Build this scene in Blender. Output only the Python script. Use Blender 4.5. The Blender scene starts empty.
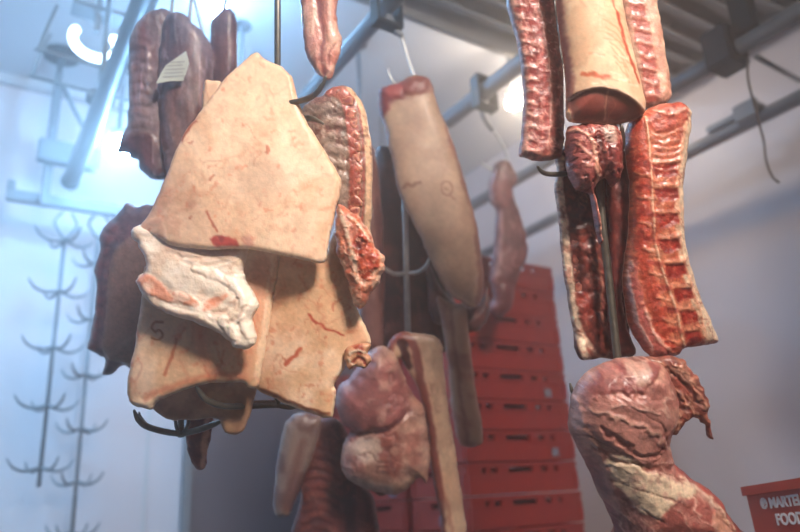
import bpy, bmesh, math, random
import numpy as np
from mathutils import Vector, Matrix
S = bpy.context.scene; COL = S.collection
S.view_settings.view_transform = 'Standard'; S.view_settings.look = 'None'
S.view_settings.gamma = 1; S.view_settings.use_curve_mapping = False
S.view_settings.exposure = 0.0
S.cycles.use_denoising = True
S.cycles.max_bounces = 8
S.cycles.volume_bounces = 1
random.seed(4)
# ------------------------------------------------------------------ camera and room frame
# world: X across the rails (to the right), Y along the rails, Z up. Camera eye at CAM.
F, CX, CY = 700.0, 400.0, 266.0
CAM = np.array([0, 0, 1.3])
_up = np.array([-117., 2084., -F]); _up /= np.linalg.norm(_up)
_g = np.array([-472., 0., -F]); _g[1] = -(_g[0]*_up[0]+_g[2]*_up[2])/_up[1]
_u = _g/np.linalg.norm(_g); _v = np.cross(_u, _up)
R = np.array([_v, _u, _up])
FWD = R @ np.array([0, 0, -1.0]); RIGHT = R @ np.array([1.0, 0, 0]); UPV = R @ np.array([0, 1.0, 0])
def at(px, py, d):
    """point(s) at depth d (metres in front of the lens)"""
    px = np.asarray(px, float); py = np.asarray(py, float); d = np.asarray(d, float)
    return CAM + ((px-CX)/F*d)[..., None]*RIGHT + ((CY-py)/F*d)[..., None]*UPV + d[..., None]*FWD
def on(px, py, axis, val):
    r = R @ np.array([px-CX, CY-py, -F]); t = (val-CAM[axis])/r[axis]
    return CAM + r*t
cam = bpy.data.cameras.new('camera'); camo = bpy.data.objects.new('camera', cam); COL.objects.link(camo)
m = Matrix.Identity(4)
for i in range(3):
    for j in range(3): m[i][j] = R[i][j]
m.translation = Vector(CAM); camo.matrix_world = m
cam.sensor_width = 36; cam.lens = F/800*36; cam.clip_start = .05
cam.dof.use_dof = True; cam.dof.focus_distance = 1.32; cam.dof.aperture_fstop = 1.9
S.camera = camo
# ------------------------------------------------------------------ noise
def _hash(ix, iy, seed):
    h = (ix.astype(np.int64)*374761393 + iy.astype(np.int64)*668265263 + seed*974634777) & 0xffffffff
    h = ((h ^ (h >> 13))*1274126177) & 0xffffffff
    return ((h ^ (h >> 16)) & 0xffff)/65535.0
def vnoise(x, y, seed=0):
    ix = np.floor(x); iy = np.floor(y); fx = x-ix; fy = y-iy
    fx = fx*fx*(3-2*fx); fy = fy*fy*(3-2*fy)
    a = _hash(ix, iy, seed); b = _hash(ix+1, iy, seed); c = _hash(ix, iy+1, seed); d = _hash(ix+1, iy+1, seed)
    return (a*(1-fx)+b*fx)*(1-fy)+(c*(1-fx)+d*fx)*fy
def fbm(x, y, s, seed=0, oct=4):
    t = np.zeros_like(x); a = 1; n = 0; f = 1/s
    for k in range(oct):
        t += a*vnoise(x*f+17.3*k, y*f-9.1*k, seed+k*31); n += a; a *= .5; f *= 2.03
    return t/n
def sstep(a, b, x):
    t = np.clip((x-a)/(b-a), 0, 1); return t*t*(3-2*t)
def srgb(c): 
    c = np.asarray(c, float); return np.where(c <= .04045, c/12.92, ((np.clip(c, 0, 1)+.055)/1.055)**2.4)
def crom(pts, closed=True, n=6):
    pts = [np.array(p, float) for p in pts]; out = []; N = len(pts)
    for i in range(N if closed else N-1):
        if closed: p0, p1, p2, p3 = pts[i-1], pts[i], pts[(i+1) % N], pts[(i+2) % N]
        else: p0, p1, p2, p3 = pts[max(i-1, 0)], pts[i], pts[i+1], pts[min(i+2, N-1)]
        for k in range(n):
            t = k/n
            out.append(.5*((2*p1)+(-p0+p2)*t+(2*p0-5*p1+4*p2-p3)*t*t+(-p0+3*p1-3*p2+p3)*t**3))
    if not closed: out.append(pts[-1])
    return np.array(out)
def seg_dist(x, y, pl, closed):
    A = pl; B = np.roll(pl, -1, 0)
    if not closed: A = A[:-1]; B = B[:-1]
    best = np.full(x.shape, 1e9); nx = np.zeros_like(x); ny = np.zeros_like(x); tt = np.zeros_like(x)
    for k, (a, b) in enumerate(zip(A, B)):
        d = b-a; L = d@d+1e-9
        t = np.clip(((x-a[0])*d[0]+(y-a[1])*d[1])/L, 0, 1)
        qx = a[0]+t*d[0]; qy = a[1]+t*d[1]; q = (x-qx)**2+(y-qy)**2
        w = q < best; best = np.where(w, q, best); nx = np.where(w, qx, nx); ny = np.where(w, qy, ny); tt = np.where(w, k+t, tt)
    return np.sqrt(best), nx, ny, tt/max(len(A), 1)
def inside(x, y, pl):
    r = np.zeros(x.shape, bool); n = len(pl)
    for i in range(n):
        x1, y1 = pl[i]; x2, y2 = pl[(i+1) % n]
        if y1 == y2: continue
        c = ((y1 > y) != (y2 > y)) & (x < (x2-x1)*(y-y1)/(y2-y1)+x1); r ^= c
    return r
# ------------------------------------------------------------------ materials
def mat(name, col=(.8, .8, .8), rough=.5, metal=0, bump=0, bscale=60, noise=0, nscale=8, emit=None, estr=0, attr=False, sss=0, coat=0, alpha=None):
    M = bpy.data.materials.new(name); M.use_nodes = True; nt = M.node_tree; N = nt.nodes; L = nt.links
    b = N['Principled BSDF']; b.inputs['Roughness'].default_value = rough; b.inputs['Metallic'].default_value = metal
    c = list(srgb(col))+[1]
    b.inputs['Base Color'].default_value = c
    tc = N.new('ShaderNodeTexCoord')
    if attr or noise:
        nz = N.new('ShaderNodeTexNoise'); nz.inputs['Scale'].default_value = nscale; nz.inputs['Detail'].default_value = 5
        L.new(tc.outputs['Object'], nz.inputs['Vector'])
        mx = N.new('ShaderNodeMix'); mx.data_type = 'RGBA'; mx.blend_type = 'MULTIPLY'; mx.inputs['Factor'].default_value = 1
        mr = N.new('ShaderNodeMapRange'); mr.inputs['From Min'].default_value = .3; mr.inputs['From Max'].default_value = .7
        mr.inputs['To Min'].default_value = 1-noise; mr.inputs['To Max'].default_value = 1+noise*.35
        L.new(nz.outputs['Fac'], mr.inputs['Value']); L.new(mr.outputs['Result'], mx.inputs['B'])
        if attr:
            at_ = N.new('ShaderNodeAttribute'); at_.attribute_name = 'Col'; L.new(at_.outputs['Color'], mx.inputs['A'])
        else: mx.inputs['A'].default_value = c
        L.new(mx.outputs['Result'], b.inputs['Base Color'])
        mr2 = N.new('ShaderNodeMapRange'); mr2.inputs['To Min'].default_value = rough-.12; mr2.inputs['To Max'].default_value = rough+.12
        L.new(nz.outputs['Fac'], mr2.inputs['Value']); L.new(mr2.outputs['Result'], b.inputs['Roughness'])
    if bump:
        n2 = N.new('ShaderNodeTexNoise'); n2.inputs['Scale'].default_value = bscale; n2.inputs['Detail'].default_value = 4
        L.new(tc.outputs['Object'], n2.inputs['Vector'])
        bp = N.new('ShaderNodeBump'); bp.inputs['Strength'].default_value = .6; bp.inputs['Distance'].default_value = bump
        L.new(n2.outputs['Fac'], bp.inputs['Height']); L.new(bp.outputs['Normal'], b.inputs['Normal'])
    if sss:
        b.inputs['Subsurface Weight'].default_value = sss; b.inputs['Subsurface Radius'].default_value = (1, .35, .2); b.inputs['Subsurface Scale'].default_value = .006
    if coat: b.inputs['Coat Weight'].default_value = coat; b.inputs['Coat Roughness'].default_value = .25
    if emit: b.inputs['Emission Color'].default_value = list(srgb(emit))+[1]; b.inputs['Emission Strength'].default_value = estr
    return M
M_SKIN = mat('pork_rind', rough=.46, attr=True, noise=.05, nscale=60, bump=.0005, bscale=420, sss=.15)
M_MEAT = mat('raw_meat', rough=.42, attr=True, noise=.22, nscale=170, bump=.0018, bscale=330, coat=.35)
M_FAT = mat('raw_fat', rough=.42, attr=True, noise=.05, nscale=90, bump=.002, bscale=150, sss=.15, coat=.15)
M_STEEL = mat('stainless_steel', (.80, .80, .79), .38, .7, noise=.2, nscale=60)
M_DSTEEL = mat('dark_steel', (.44, .42, .38), .4, .75, noise=.25, nscale=60)
M_RAIL = mat('galvanised_rail', (.47, .49, .51), .5, .3, noise=.15, nscale=12, bump=.001)
M_DARKP = mat('dark_painted_steel', (.16, .17, .18), .5, .3, noise=.2)
M_WALL = mat('wall_panel', (.85, .82, .835), .45, noise=.05, nscale=2.5, bump=.0015, bscale=90)
M_CEIL = mat('ceiling_panel', (.80, .80, .81), .55, noise=.05, nscale=3)
M_DOOR = mat('door_panel', (.34, .29, .30), .5, noise=.1, nscale=2)
M_FLOOR = mat('floor_tile', (.42, .42, .42), .5, noise=.2, nscale=4)
M_SLAT = mat('grey_slat_metal', (.62, .61, .60), .55, .2, noise=.15, nscale=8)
M_RED = mat('red_plastic', (.60, .12, .06), .4, noise=.12, nscale=20)
M_REDD = mat('red_plastic_faded', (.74, .25, .16), .45, noise=.12, nscale=20)
M_SLOT = mat('slot_shade', (.12, .04, .03), .7)
M_PAPER = mat('paper', (.82, .84, .8), .7, noise=.08, nscale=90)
M_LETTER = mat('white_lettering', (.9, .88, .88), .6)
M_LABEL = mat('label_paper', (.50, .50, .56), .7)
M_INK = mat('grey_ink', (.68, .69, .68), .8)
M_CABLE = mat('cable_rubber', (.35, .3, .27), .6)
# ------------------------------------------------------------------ objects
def tag(o, label=None, cat=None, group=None, kind=None):
    if label: o['label'] = label
    if cat: o['category'] = cat
    if group: o['group'] = group
    if kind: o['kind'] = kind
    return o
def empty(name, loc, label, cat, group=None):
    o = bpy.data.objects.new(name, None); COL.objects.link(o); o.location = Vector(loc); o.empty_display_size = .05
    return tag(o, label, cat, group)
def link(name, me, parent=None, loc=None, mats=()):
    """me in world coordinates; loc = origin of a top-level thing"""
    o = bpy.data.objects.new(name, me); COL.objects.link(o)
    off = Vector(parent_origin(parent)) if parent else Vector(loc if loc is not None else (0, 0, 0))
    me.transform(Matrix.Translation(-off))
    if parent: o.parent = parent
    else: o.location = off
    for mm in mats: me.materials.append(mm)
    return o
def parent_origin(p):
    v = Vector((0, 0, 0))
    while p: v += p.location; p = p.parent
    return v
class MB:
    def __init__(s): s.bm = bmesh.new()
    def tube(s, pts, r, seg=10, smooth=True, n=6, cap=True):
        P = crom(pts, False, n) if smooth and len(pts) > 2 else np.array(pts, float)
        K = len(P); rs = np.interp(np.linspace(0, 1, K), np.linspace(0, 1, len(r)), r) if hasattr(r, '__len__') else [r]*K
        T = np.gradient(P, axis=0); T /= np.linalg.norm(T, axis=1)[:, None]+1e-12
        a = np.cross(T[0], [0, 0, 1.]);
        if np.linalg.norm(a) < .1: a = np.cross(T[0], [1., 0, 0])
        a /= np.linalg.norm(a); rings = []
        for i in range(K):
            a = a-T[i]*(a@T[i]); a /= np.linalg.norm(a); b = np.cross(T[i], a)
            rings.append([s.bm.verts.new(P[i]+rs[i]*(math.cos(t)*a+math.sin(t)*b)) for t in np.linspace(0, 2*math.pi, seg, False)])
        for i in range(K-1):
            for j in range(seg):
                f = s.bm.faces.new((rings[i][j], rings[i][(j+1) % seg], rings[i+1][(j+1) % seg], rings[i+1][j])); f.smooth = True
        if cap: s.bm.faces.new(rings[0][::-1]); s.bm.faces.new(rings[-1])
        return s
    def box(s, c, ax, ay, az, bev=0):
        """centre and three half-axis vectors"""
        c, ax, ay, az = [np.array(q, float) for q in (c, ax, ay, az)]
        v = [s.bm.verts.new(c+i*ax+j*ay+k*az) for i in (-1, 1) for j in (-1, 1) for k in (-1, 1)]
        fs = []
        for q in ((0, 1, 3, 2), (4, 6, 7, 5), (0, 4, 5, 1), (2, 3, 7, 6), (0, 2, 6, 4), (1, 5, 7, 3)): fs.append(s.bm.faces.new([v[i] for i in q]))
        if bev:
            es = list({e for f in fs for e in f.edges}); bmesh.ops.bevel(s.bm, geom=es, offset=bev, segments=2, affect='EDGES', clamp_overlap=True)
        return s
    def abox(s, x0, x1, y0, y1, z0, z1, bev=0):
        return s.box(((x0+x1)/2, (y0+y1)/2, (z0+z1)/2), ((x1-x0)/2, 0, 0), (0, (y1-y0)/2, 0), (0, 0, (z1-z0)/2), bev)
    def cyl(s, a, b, r, seg=20): return s.tube([a, b], r, seg, smooth=False)
    def prism(s, pts2, frame, t):
        """polygon pts2 in frame (origin, ex, ey, normal) extruded by t"""
        o, ex, ey, n = [np.array(q, float) for q in frame]
        A = [s.bm.verts.new(o+x*ex+y*ey) for x, y in pts2]; B = [s.bm.verts.new(o+x*ex+y*ey+n*t) for x, y in pts2]
        s.bm.faces.new(A); s.bm.faces.new(B[::-1]); k = len(A)
        for i in range(k): s.bm.faces.new((A[i], A[(i+1) % k], B[(i+1) % k], B[i]))
        return s
    def build(s, name, m_, parent=None, loc=None):
        bmesh.ops.recalc_face_normals(s.bm, faces=s.bm.faces)
        me = bpy.data.meshes.new(name); s.bm.to_mesh(me); s.bm.free()
        return link(name, me, parent, loc, [m_])
# ------------------------------------------------------------------ meat pieces
class Piece:
    """A cut of meat: outline traced in pixels at its own depth D (m), real thickness front T and back Tb (m).
    colours are rind, fat and muscle; h is real relief in metres."""
    def __init__(s, outline, D, step=1.6, T=.012, Tb=None, r=14, g=(0, 0), curve=(0, 0), jag=.8, c=(.8, .7, .6), c2=None, cs=30, seed=1, smooth=5, fold=0, foldf=(40, 90)):
        s.D = D; s.T = T; s.Tb = T if Tb is None else Tb; s.seed = seed
        pl = crom(outline, True, smooth)
        jx = fbm(pl[:, 0]*1.0, pl[:, 1]*1.0, 6, seed+5, 3)-.5; jy = fbm(pl[:, 0]*1.0, pl[:, 1]*1.0, 6, seed+9, 3)-.5
        pl = pl+np.stack([jx, jy], 1)*2*jag*2
        s.pl = pl
        x0, y0 = pl.min(0)-2*step; x1, y1 = pl.max(0)+2*step
        s.box = (x0, y0, x1, y1)
        gx = np.arange(x0, x1+step, step); gy = np.arange(y0, y1+step, step)
        X, Y = np.meshgrid(gx, gy); ny, nx = X.shape; X = X.ravel(); Y = Y.ravel()
        ins = inside(X, Y, pl)
        I = ins.reshape(ny, nx)
        q = I[:-1, :-1] | I[1:, :-1] | I[:-1, 1:] | I[1:, 1:]
        ids = np.arange(nx*ny).reshape(ny, nx)
        quads = np.stack([ids[:-1, :-1][q], ids[:-1, 1:][q], ids[1:, 1:][q], ids[1:, :-1][q]], 1)
        used = np.zeros(nx*ny, bool); used[quads.ravel()] = True
        remap = -np.ones(nx*ny, int); remap[used] = np.arange(used.sum())
        s.quads = remap[quads]; X = X[used]; Y = Y[used]; ins = ins[used]
        d, qx, qy, _ = seg_dist(X, Y, pl, True)
        near = (~ins) | (d < .3*step)
        X = np.where(near, qx, X); Y = np.where(near, qy, Y); d = np.where(near, 0, d)
        s.x, s.y, s.d, s.rimv = X, Y, d, near
        xc, yc = (x0+x1)/2, (y0+y1)/2; w, hh = (x1-x0)/2, (y1-y0)/2
        s.c0 = (xc, yc)
        s.base = D+g[0]*(X-xc)/100+g[1]*(Y-yc)/100+curve[0]*((X-xc)/w)**2+curve[1]*((Y-yc)/hh)**2
        if fold: s.base = s.base+fold*2*(fbm(X/foldf[0]*10, Y/foldf[1]*10, 10, seed+77, 2)-.5)
        s.prof = np.sqrt(np.clip(1-(1-np.clip(d/r, 0, 1))**2, 0, 1))
        s.h = np.zeros_like(X); s.col = np.tile(np.array(c, float), (len(X), 1))
        if c2 is not None: s.mottle(c2, cs)
    def mix(s, c, a):
        a = np.clip(a, 0, 1)[:, None]; s.col = s.col*(1-a)+np.array(c, float)*a
    def mottle(s, c, sc, lo=.42, hi=.62, amt=1, seed=0, h=0, an=None):
        x, y = s.x, s.y
        if an is not None:  # stretched along angle an[0] (deg) by an[1]
            t = math.radians(an[0]); u = (x*math.cos(t)+y*math.sin(t))/an[1]; v = -x*math.sin(t)+y*math.cos(t); x, y = u, v
        n = sstep(lo, hi, fbm(x, y, sc, s.seed*7+seed, 5)); s.mix(c, n*amt); s.h = s.h+n*h; return s
    def bumps(s, amp, sc, seed=3, an=None, oct=3):
        x, y = s.x, s.y
        if an is not None:
            t = math.radians(an[0]); x, y = (s.x*math.cos(t)+s.y*math.sin(t))/an[1], -s.x*math.sin(t)+s.y*math.cos(t)
        s.h = s.h+(fbm(x, y, sc, s.seed*13+seed, oct)-.5)*2*amp*.55; return s
    def _w(s, warp, seed):
        if not warp: return s.x, s.y
        return s.x+(fbm(s.x, s.y, 7, seed, 3)-.5)*2*warp, s.y+(fbm(s.x, s.y, 7, seed+50, 3)-.5)*2*warp
    def stroke(s, pts, w, c=None, a=1, h=0, soft=1.0, warp=2, seed=0, sm=True, w2=None):
        pl = crom(pts, False, 5) if sm and len(pts) > 2 else np.array(pts, float)
        x, y = s._w(warp, s.seed+seed+len(pts)); d, _, _, t = seg_dist(x, y, pl, False)
        ww = w if w2 is None else w+(w2-w)*t
        k = 1-sstep(ww*.5-soft*.5, ww*.5+soft*.5, d)
        if c is not None: s.mix(c, k*a)
        if h: s.h = s.h+h*.55*np.sqrt(np.clip(1-(d/(ww*.5+soft*.5))**2, 0, 1))
        return s
    def region(s, pts, c=None, a=1, h=0, soft=2, warp=3, seed=0, sm=True, r=6):
        pl = crom(pts, True, 5) if sm else np.array(pts, float)
        x, y = s._w(warp, s.seed+seed+len(pts)); d = seg_dist(x, y, pl, True)[0]; sd = np.where(inside(x, y, pl), d, -d)
        k = sstep(-soft/2, soft/2, sd)
        if c is not None: s.mix(c, k*a)
        if h: s.h = s.h+h*.7*np.sqrt(np.clip(1-(1-np.clip(sd/r, 0, 1))**2, 0, 1))
        return s
    def grain(s, amp, sc, seed=0, an=None):
        x, y = s._an(an); n = fbm(x, y, sc, s.seed*3+seed+11, 3)-.5
        s.col = np.clip(s.col*(1+2*amp*n)[:, None], 0, 1); return s
    def _an(s, an):
        if an is None: return s.x, s.y
        t = math.radians(an[0]); return (s.x*math.cos(t)+s.y*math.sin(t))/an[1], -s.x*math.sin(t)+s.y*math.cos(t)
    def veins(s, c, sc, w=.06, a=.8, an=None, h=0, seed=0, mask=.45):
        # marbling: thin irregular web along the zero line of a noise field
        x, y = s._an(an); n = fbm(x, y, sc, s.seed*5+seed+21, 3); r = 1-np.clip(np.abs(n-.5)/w, 0, 1)
        mk = sstep(mask-.08, mask+.08, fbm(s.x, s.y, sc*1.7, s.seed+seed+33, 2)); k = r*r*(3-2*r)*mk
        s.mix(c, k*a); s.h = s.h+k*h; return s
    def rim(s, w, c, a=1, soft=1.5, side=None):
        k = 1-sstep(w-soft, w+soft, s.d+(fbm(s.x, s.y, 8, s.seed+3, 3)-.5)*w*.6)
        if side is not None:  # only where side(x,y) true
            k = k*side(s.x, s.y)
        s.mix(c, k*a); return s
    def scratches(s, n, c, w=1.2, L=14, ang=(-60, -120), a=.6, seed=0, box=None):
        rnd = random.Random(s.seed*100+seed); x0, y0, x1, y1 = box or s.box
        for _ in range(n):
            px, py = rnd.uniform(x0, x1), rnd.uniform(y0, y1); t = math.radians(rnd.uniform(*ang)); l = L*rnd.uniform(.4, 1.4)
            s.stroke([(px, py), (px+l*.5*math.cos(t)+rnd.uniform(-1, 1), py-l*.5*math.sin(t)), (px+l*math.cos(t), py-l*math.sin(t))], w*rnd.uniform(.6, 1.6), c, a*rnd.uniform(.4, 1), soft=1.4, warp=2)
        return s
    def build(s, name, m_, label=None, cat=None, group=None, parent=None, back=None):
        ed = sstep(0, 3, s.d)
        f = s.T*s.prof+s.h*ed; bk = s.Tb*s.prof*(1+.25*(fbm(s.x, s.y, 25, s.seed+8, 3)-.5))
        P = at(s.x, s.y, s.base); A = P-FWD*f[:, None]; B = P+FWD*bk[:, None]
        n = len(s.x); rim = s.rimv
        bid = np.where(rim, np.arange(n), -1); nb = (~rim).sum(); bid[~rim] = n+np.arange(nb)
        V = np.concatenate([A, B[~rim]]); Q = s.quads
        Q2 = bid[Q][:, ::-1]
        keep = ~(rim[Q].all(1))
        Qf = np.concatenate([Q, Q2[keep]])
        me = bpy.data.meshes.new(name); me.from_pydata(V.tolist(), [], Qf.tolist()); me.validate(); 
        lin = srgb(s.col); bc = s.col.copy() if back is None else np.tile(np.array(back, float), (n, 1))
        bn = fbm(s.x, s.y, 18, s.seed+90, 4)[:, None]; bc = bc*(.75+.5*bn)
        C = np.concatenate([lin, srgb(bc)[~rim]]); C = np.concatenate([C, np.ones((len(C), 1))], 1)
        ca = me.color_attributes.new('Col', 'FLOAT_COLOR', 'POINT')
        if len(me.vertices) == len(C): ca.data.foreach_set('color', C.astype(np.float32).ravel())
        me.polygons.foreach_set('use_smooth', [True]*len(me.polygons)); me.update()
        bm = bmesh.new(); bm.from_mesh(me); bmesh.ops.remove_doubles(bm, verts=bm.verts, dist=1e-6); bmesh.ops.recalc_face_normals(bm, faces=bm.faces); bm.to_mesh(me); bm.free()
        top = at(s.c0[0], s.box[1], s.D)
        o = link(name, me, parent, None if parent else top, [m_])
        if label: tag(o, label, cat, group)
        return o
def patch(outline, D, parent, name='muscle', m_=None, **k):
    build = k.pop('_b', {}); p = Piece(outline, D, **k); return p

FATW = (.90, .80, .70); FATC = (.88, .75, .62); SKIN = (.88, .73, .61); SKINP = (.93, .80, .685); SKINR = (.80, .56, .44)
RED = (.58, .20, .16); REDB = (.70, .27, .19); DEEP = (.32, .10, .09); PURP = (.48, .26, .26); BLOOD = (.50, .10, .06); PINK = (.82, .52, .43)
exec_parts = []
# ================================================================== THE ROOM
ZC, YW, XW, XL, YB = 3.65, 3.95, 3.15, -2.4, -2.6
def struct(name, m_, *b): 
    o = MB().abox(*b).build(name, m_); return tag(o, kind='structure')
struct('floor', M_FLOOR, XL-.1, XW+.1, YB-.1, YW+.1, -.1, 0)
struct('ceiling', M_CEIL, XL-.1, XW+.1, YB-.1, YW+.1, ZC, ZC+.1)
struct('wall_back', M_WALL, XL-.1, XW+.1, YW, YW+.1, 0, ZC)
struct('wall_right', M_WALL, XW, XW+.1, YB, YW, 0, ZC)
struct('wall_left', M_WALL, XL-.1, XL, YB, YW, 0, ZC)
struct('wall_front', M_WALL, XL, XW, YB-.1, YB, 0, ZC)
# panel joints on the walls
for i, x in enumerate((.93, -.05)):
    struct('trim_%d' % (i+1), M_CEIL, x-.012, x+.012, YW-.006, YW, 0, ZC)
struct('trim_3', M_CEIL, XW-.006, XW, 1.05, 1.075, 0, ZC)
struct('trim_4', M_CEIL, XL, XW-.006, YW-.05, YW, ZC-.05, ZC)
# dark cold-room door in the back wall
d = MB().abox(1.115, 2.6, YW-.09, YW-.001, 0, 2.32, .01).build('door_1', M_DOOR); tag(d, kind='structure')
MB().abox(1.095, 1.14, YW-.12, YW-.0905, 0, 2.36, .004).build('door_frame', M_RAIL, d)
MB().abox(1.141, 2.62, YW-.12, YW-.0905, 2.3201, 2.36, .004).build('door_frame', M_RAIL, d)

ZR = 2.8
def rail(x, y0, y1, r, label, z=ZR, hangs=()):
    rt = empty('overhead_rail', (x, y1, z), label, 'rail', 'overhead tube rails')
    tb = MB().cyl((x, y0, z), (x, y1, z), r, 24).build('tube', M_RAIL, rt)
    for y in (y0, y1): MB().cyl((x, y-.012, z), (x, y+.012, z), r*1.12, 20).build('end_cap', M_DARKP, tb)
    for y in hangs:
        MB().abox(x-.035, x+.035, y-.05, y+.05, z-r-.022, z-r*.6, .006).build('bracket', M_RAIL, rt)
    return rt
rail(.355, -1.2, 3.30, .036, 'blue-lit tube rail at far left, ending above the cross beam')
rail(1.025, -1.2, 3.75, .03, 'tube rail running behind the central hanging meat')
rail(1.62, -1.2, 3.75, .034, 'tube rail carrying the small far cut, below the slatted unit edge')
rail(2.27, -1.0, 3.75, .030, 'long tube rail along the right edge of the slatted ceiling unit')
rail(2.83, -.6, 3.75, .030, 'lowest right tube rail in front of the white wall')

# slatted ceiling unit (evaporator with grey slats running across the rails)
un = empty('ceiling_cooler', (2, .5, ZC), 'dark grey slatted cooling unit hung under the ceiling at top right', 'cooling unit')
ZU = 3.28; X0, X1, Y0, Y1 = .95, 3.0, -1.2, 2.08
fr = MB()
fr.abox(X0, X1, Y1-.03, Y1, ZU, ZC-.05); fr.abox(X0, X1, Y0, Y0+.03, ZU, ZC-.05); fr.abox(X0, X0+.03, Y0+.03, Y1-.03, ZU, ZC-.05); fr.abox(X1-.03, X1, Y0+.03, Y1-.03, ZU, ZC-.05)
fr.abox(X0, X1, Y0, Y1, ZC-.0499, ZC-.002)
fr.build('housing', M_SLAT, un)
y = Y0+.06
while y < Y1-.06:
    sl = MB(); c = ((X0+X1)/2, y, ZU+.05); t = math.radians(28)
    sl.box(c, ((X1-X0)/2-.032, 0, 0), (0, .048*math.cos(t), .048*math.sin(t)), (0, -.004*math.sin(t), .004*math.cos(t)))
    sl.build('slat', M_SLAT, un); y += .115
# grey air deflector under the rail, far
on_ = MB().abox(1.9, 2.2, 3.2, 3.5, 2.95, 3.12, .01).build('vent_box', M_SLAT, None, (2.05, 3.35, 2.95)); tag(on_, 'grey vent box high behind the central hanging skin-on cut', 'vent')
for xx in (1.98, 2.12): MB().cyl((xx, 3.35, 3.12), (xx, 3.35, ZC), .01, 8).build('hanger_rod', M_SLAT, on_)

# rail supports and trolleys
def support(x, y, w, label, top=ZC, r=.012):
    rt = empty('rail_support', (x, y, ZR), label, 'bracket')
    MB().abox(x-w, x+w, y-.035, y+.035, ZR+.032, ZR+.075, .008).build('saddle', M_RAIL, rt)
    MB().cyl((x, y, ZR+.07), (x, y, top-.015), r, 10).build('hanger_rod', M_RAIL, rt)
    MB().cyl((x, y, top-.015), (x, y, top), .05, 16).build('ceiling_plate', M_DARKP, rt)
support(.355, 2.6, .05, 'rod and saddle holding the left blue-lit rail to the ceiling')
support(1.025, 2.9, .05, 'rod and saddle holding the rail behind the central meat')
support(1.62, 2.75, .05, 'rod and saddle above the far small cut')

# transverse beam with end stop, post and brace (far left)
YBm = 3.62
def b3(px, py): return on(px, py, 1, YBm)
rt = empty('cross_beam', b3(5, 193), 'flat pale blue cross beam on a ceiling post, carrying the empty hook trees', 'beam')
p0, p1 = b3(6, 194), b3(140, 216); p0[2] = p1[2] = (p0[2]+p1[2])/2
MB().abox(p0[0], p1[0]+.9, YBm-.02, YBm+.02, p0[2]-.028, p0[2]+.028, .004).build('beam', M_RAIL, rt)
MB().abox(p0[0], p0[0]+.035, YBm-.02, YBm+.02, p0[2]+.0282, p0[2]+.075, .004).build('end_stop', M_RAIL, rt)
q = b3(44, 200); qt = q.copy(); qt[2] = ZC
MB().abox(q[0]-.02, q[0]+.02, YBm-.055, YBm-.0205, q[2]-.05, q[2]+.62, .004).build('post', M_RAIL, rt)
MB().cyl((q[0], YBm-.04, q[2]+.62), (q[0], YBm-.04, ZC-.02), .018, 12).build('post_rod', M_RAIL, rt)
MB().cyl((q[0], YBm-.04, ZC-.02), (q[0], YBm-.04, ZC), .09, 20).build('ceiling_plate', M_DARKP, rt)
qb = b3(52, 160)
MB().abox(q[0]-.06, q[0]+.22, YBm-.12, YBm-.0555, qb[2]-.06, qb[2]+.06, .008).build('clamp_block', M_RAIL, rt)
MB().tube([(q[0]+.02, YBm-.09, qb[2]+.38), (q[0]+.2, YBm-.09, qb[2]+.06)], .012, 8).build('brace', M_RAIL, rt)
MB().cyl((q[0]+.19, YBm-.13, qb[2]+.055), (q[0]+.19, YBm-.13, ZC-.05), .012, 8).build('tie_rod', M_RAIL, rt)

# empty hook trees hanging from the beam
def hook_tree(top, L, tiers, label, spread=.135, r=.009, parts=None, yaw=0, m_=None):
    m_ = m_ or M_RAIL
    rt = empty('hook_tree', top, label, 'hook tree')
    x, y, z = top
    MB().tube([(x-.02, y, z+.03), (x-.05, y, z-.03), (x-.02, y, z-.09), (x, y, z-.11)], .007, 8).tube([(x+.02, y, z+.03), (x+.05, y, z-.03), (x+.02, y, z-.09), (x, y, z-.11)], .007, 8).build('yoke', m_, rt)
    MB().cyl((x, y, z-.11), (x, y, z-L), r, 10).build('rod', m_, rt)
    for tz in tiers:
        for k in range(4):
            a = yaw+k*math.pi/2; cx, sy = math.cos(a), math.sin(a); s_ = spread
            P = [(x, y, tz), (x+cx*s_*.5, y+sy*s_*.5, tz-.018), (x+cx*s_*.9, y+sy*s_*.9, tz+.0), (x+cx*s_*1.1, y+sy*s_*1.1, tz+.035)]
            MB().tube(P, [.007, .007, .006, .003], 8).build('hook', m_, rt)
def zs(px, pys, Y): return [on(px(py), py, 1, Y)[2] for py in pys]
T1 = on(67, 218, 1, 3.55); z1 = zs(lambda p: 67-(p-218)*.104, (240, 291, 347, 405, 467), 3.55)
hook_tree(T1, T1[2]-on(41, 487, 1, 3.55)[2], z1, 'empty blue-grey hook tree on the beam, leftmost, ending above the lower edge', yaw=.35)
T2 = on(100, 219, 1, 3.72); z2 = zs(lambda p: 100-(p-219)*.10, (262, 318, 374, 428, 481, 532), 3.72)
hook_tree(T2, 2.1, z2, 'empty hook tree on the beam just left of the dark rib slab', yaw=.9, spread=.12)

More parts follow.
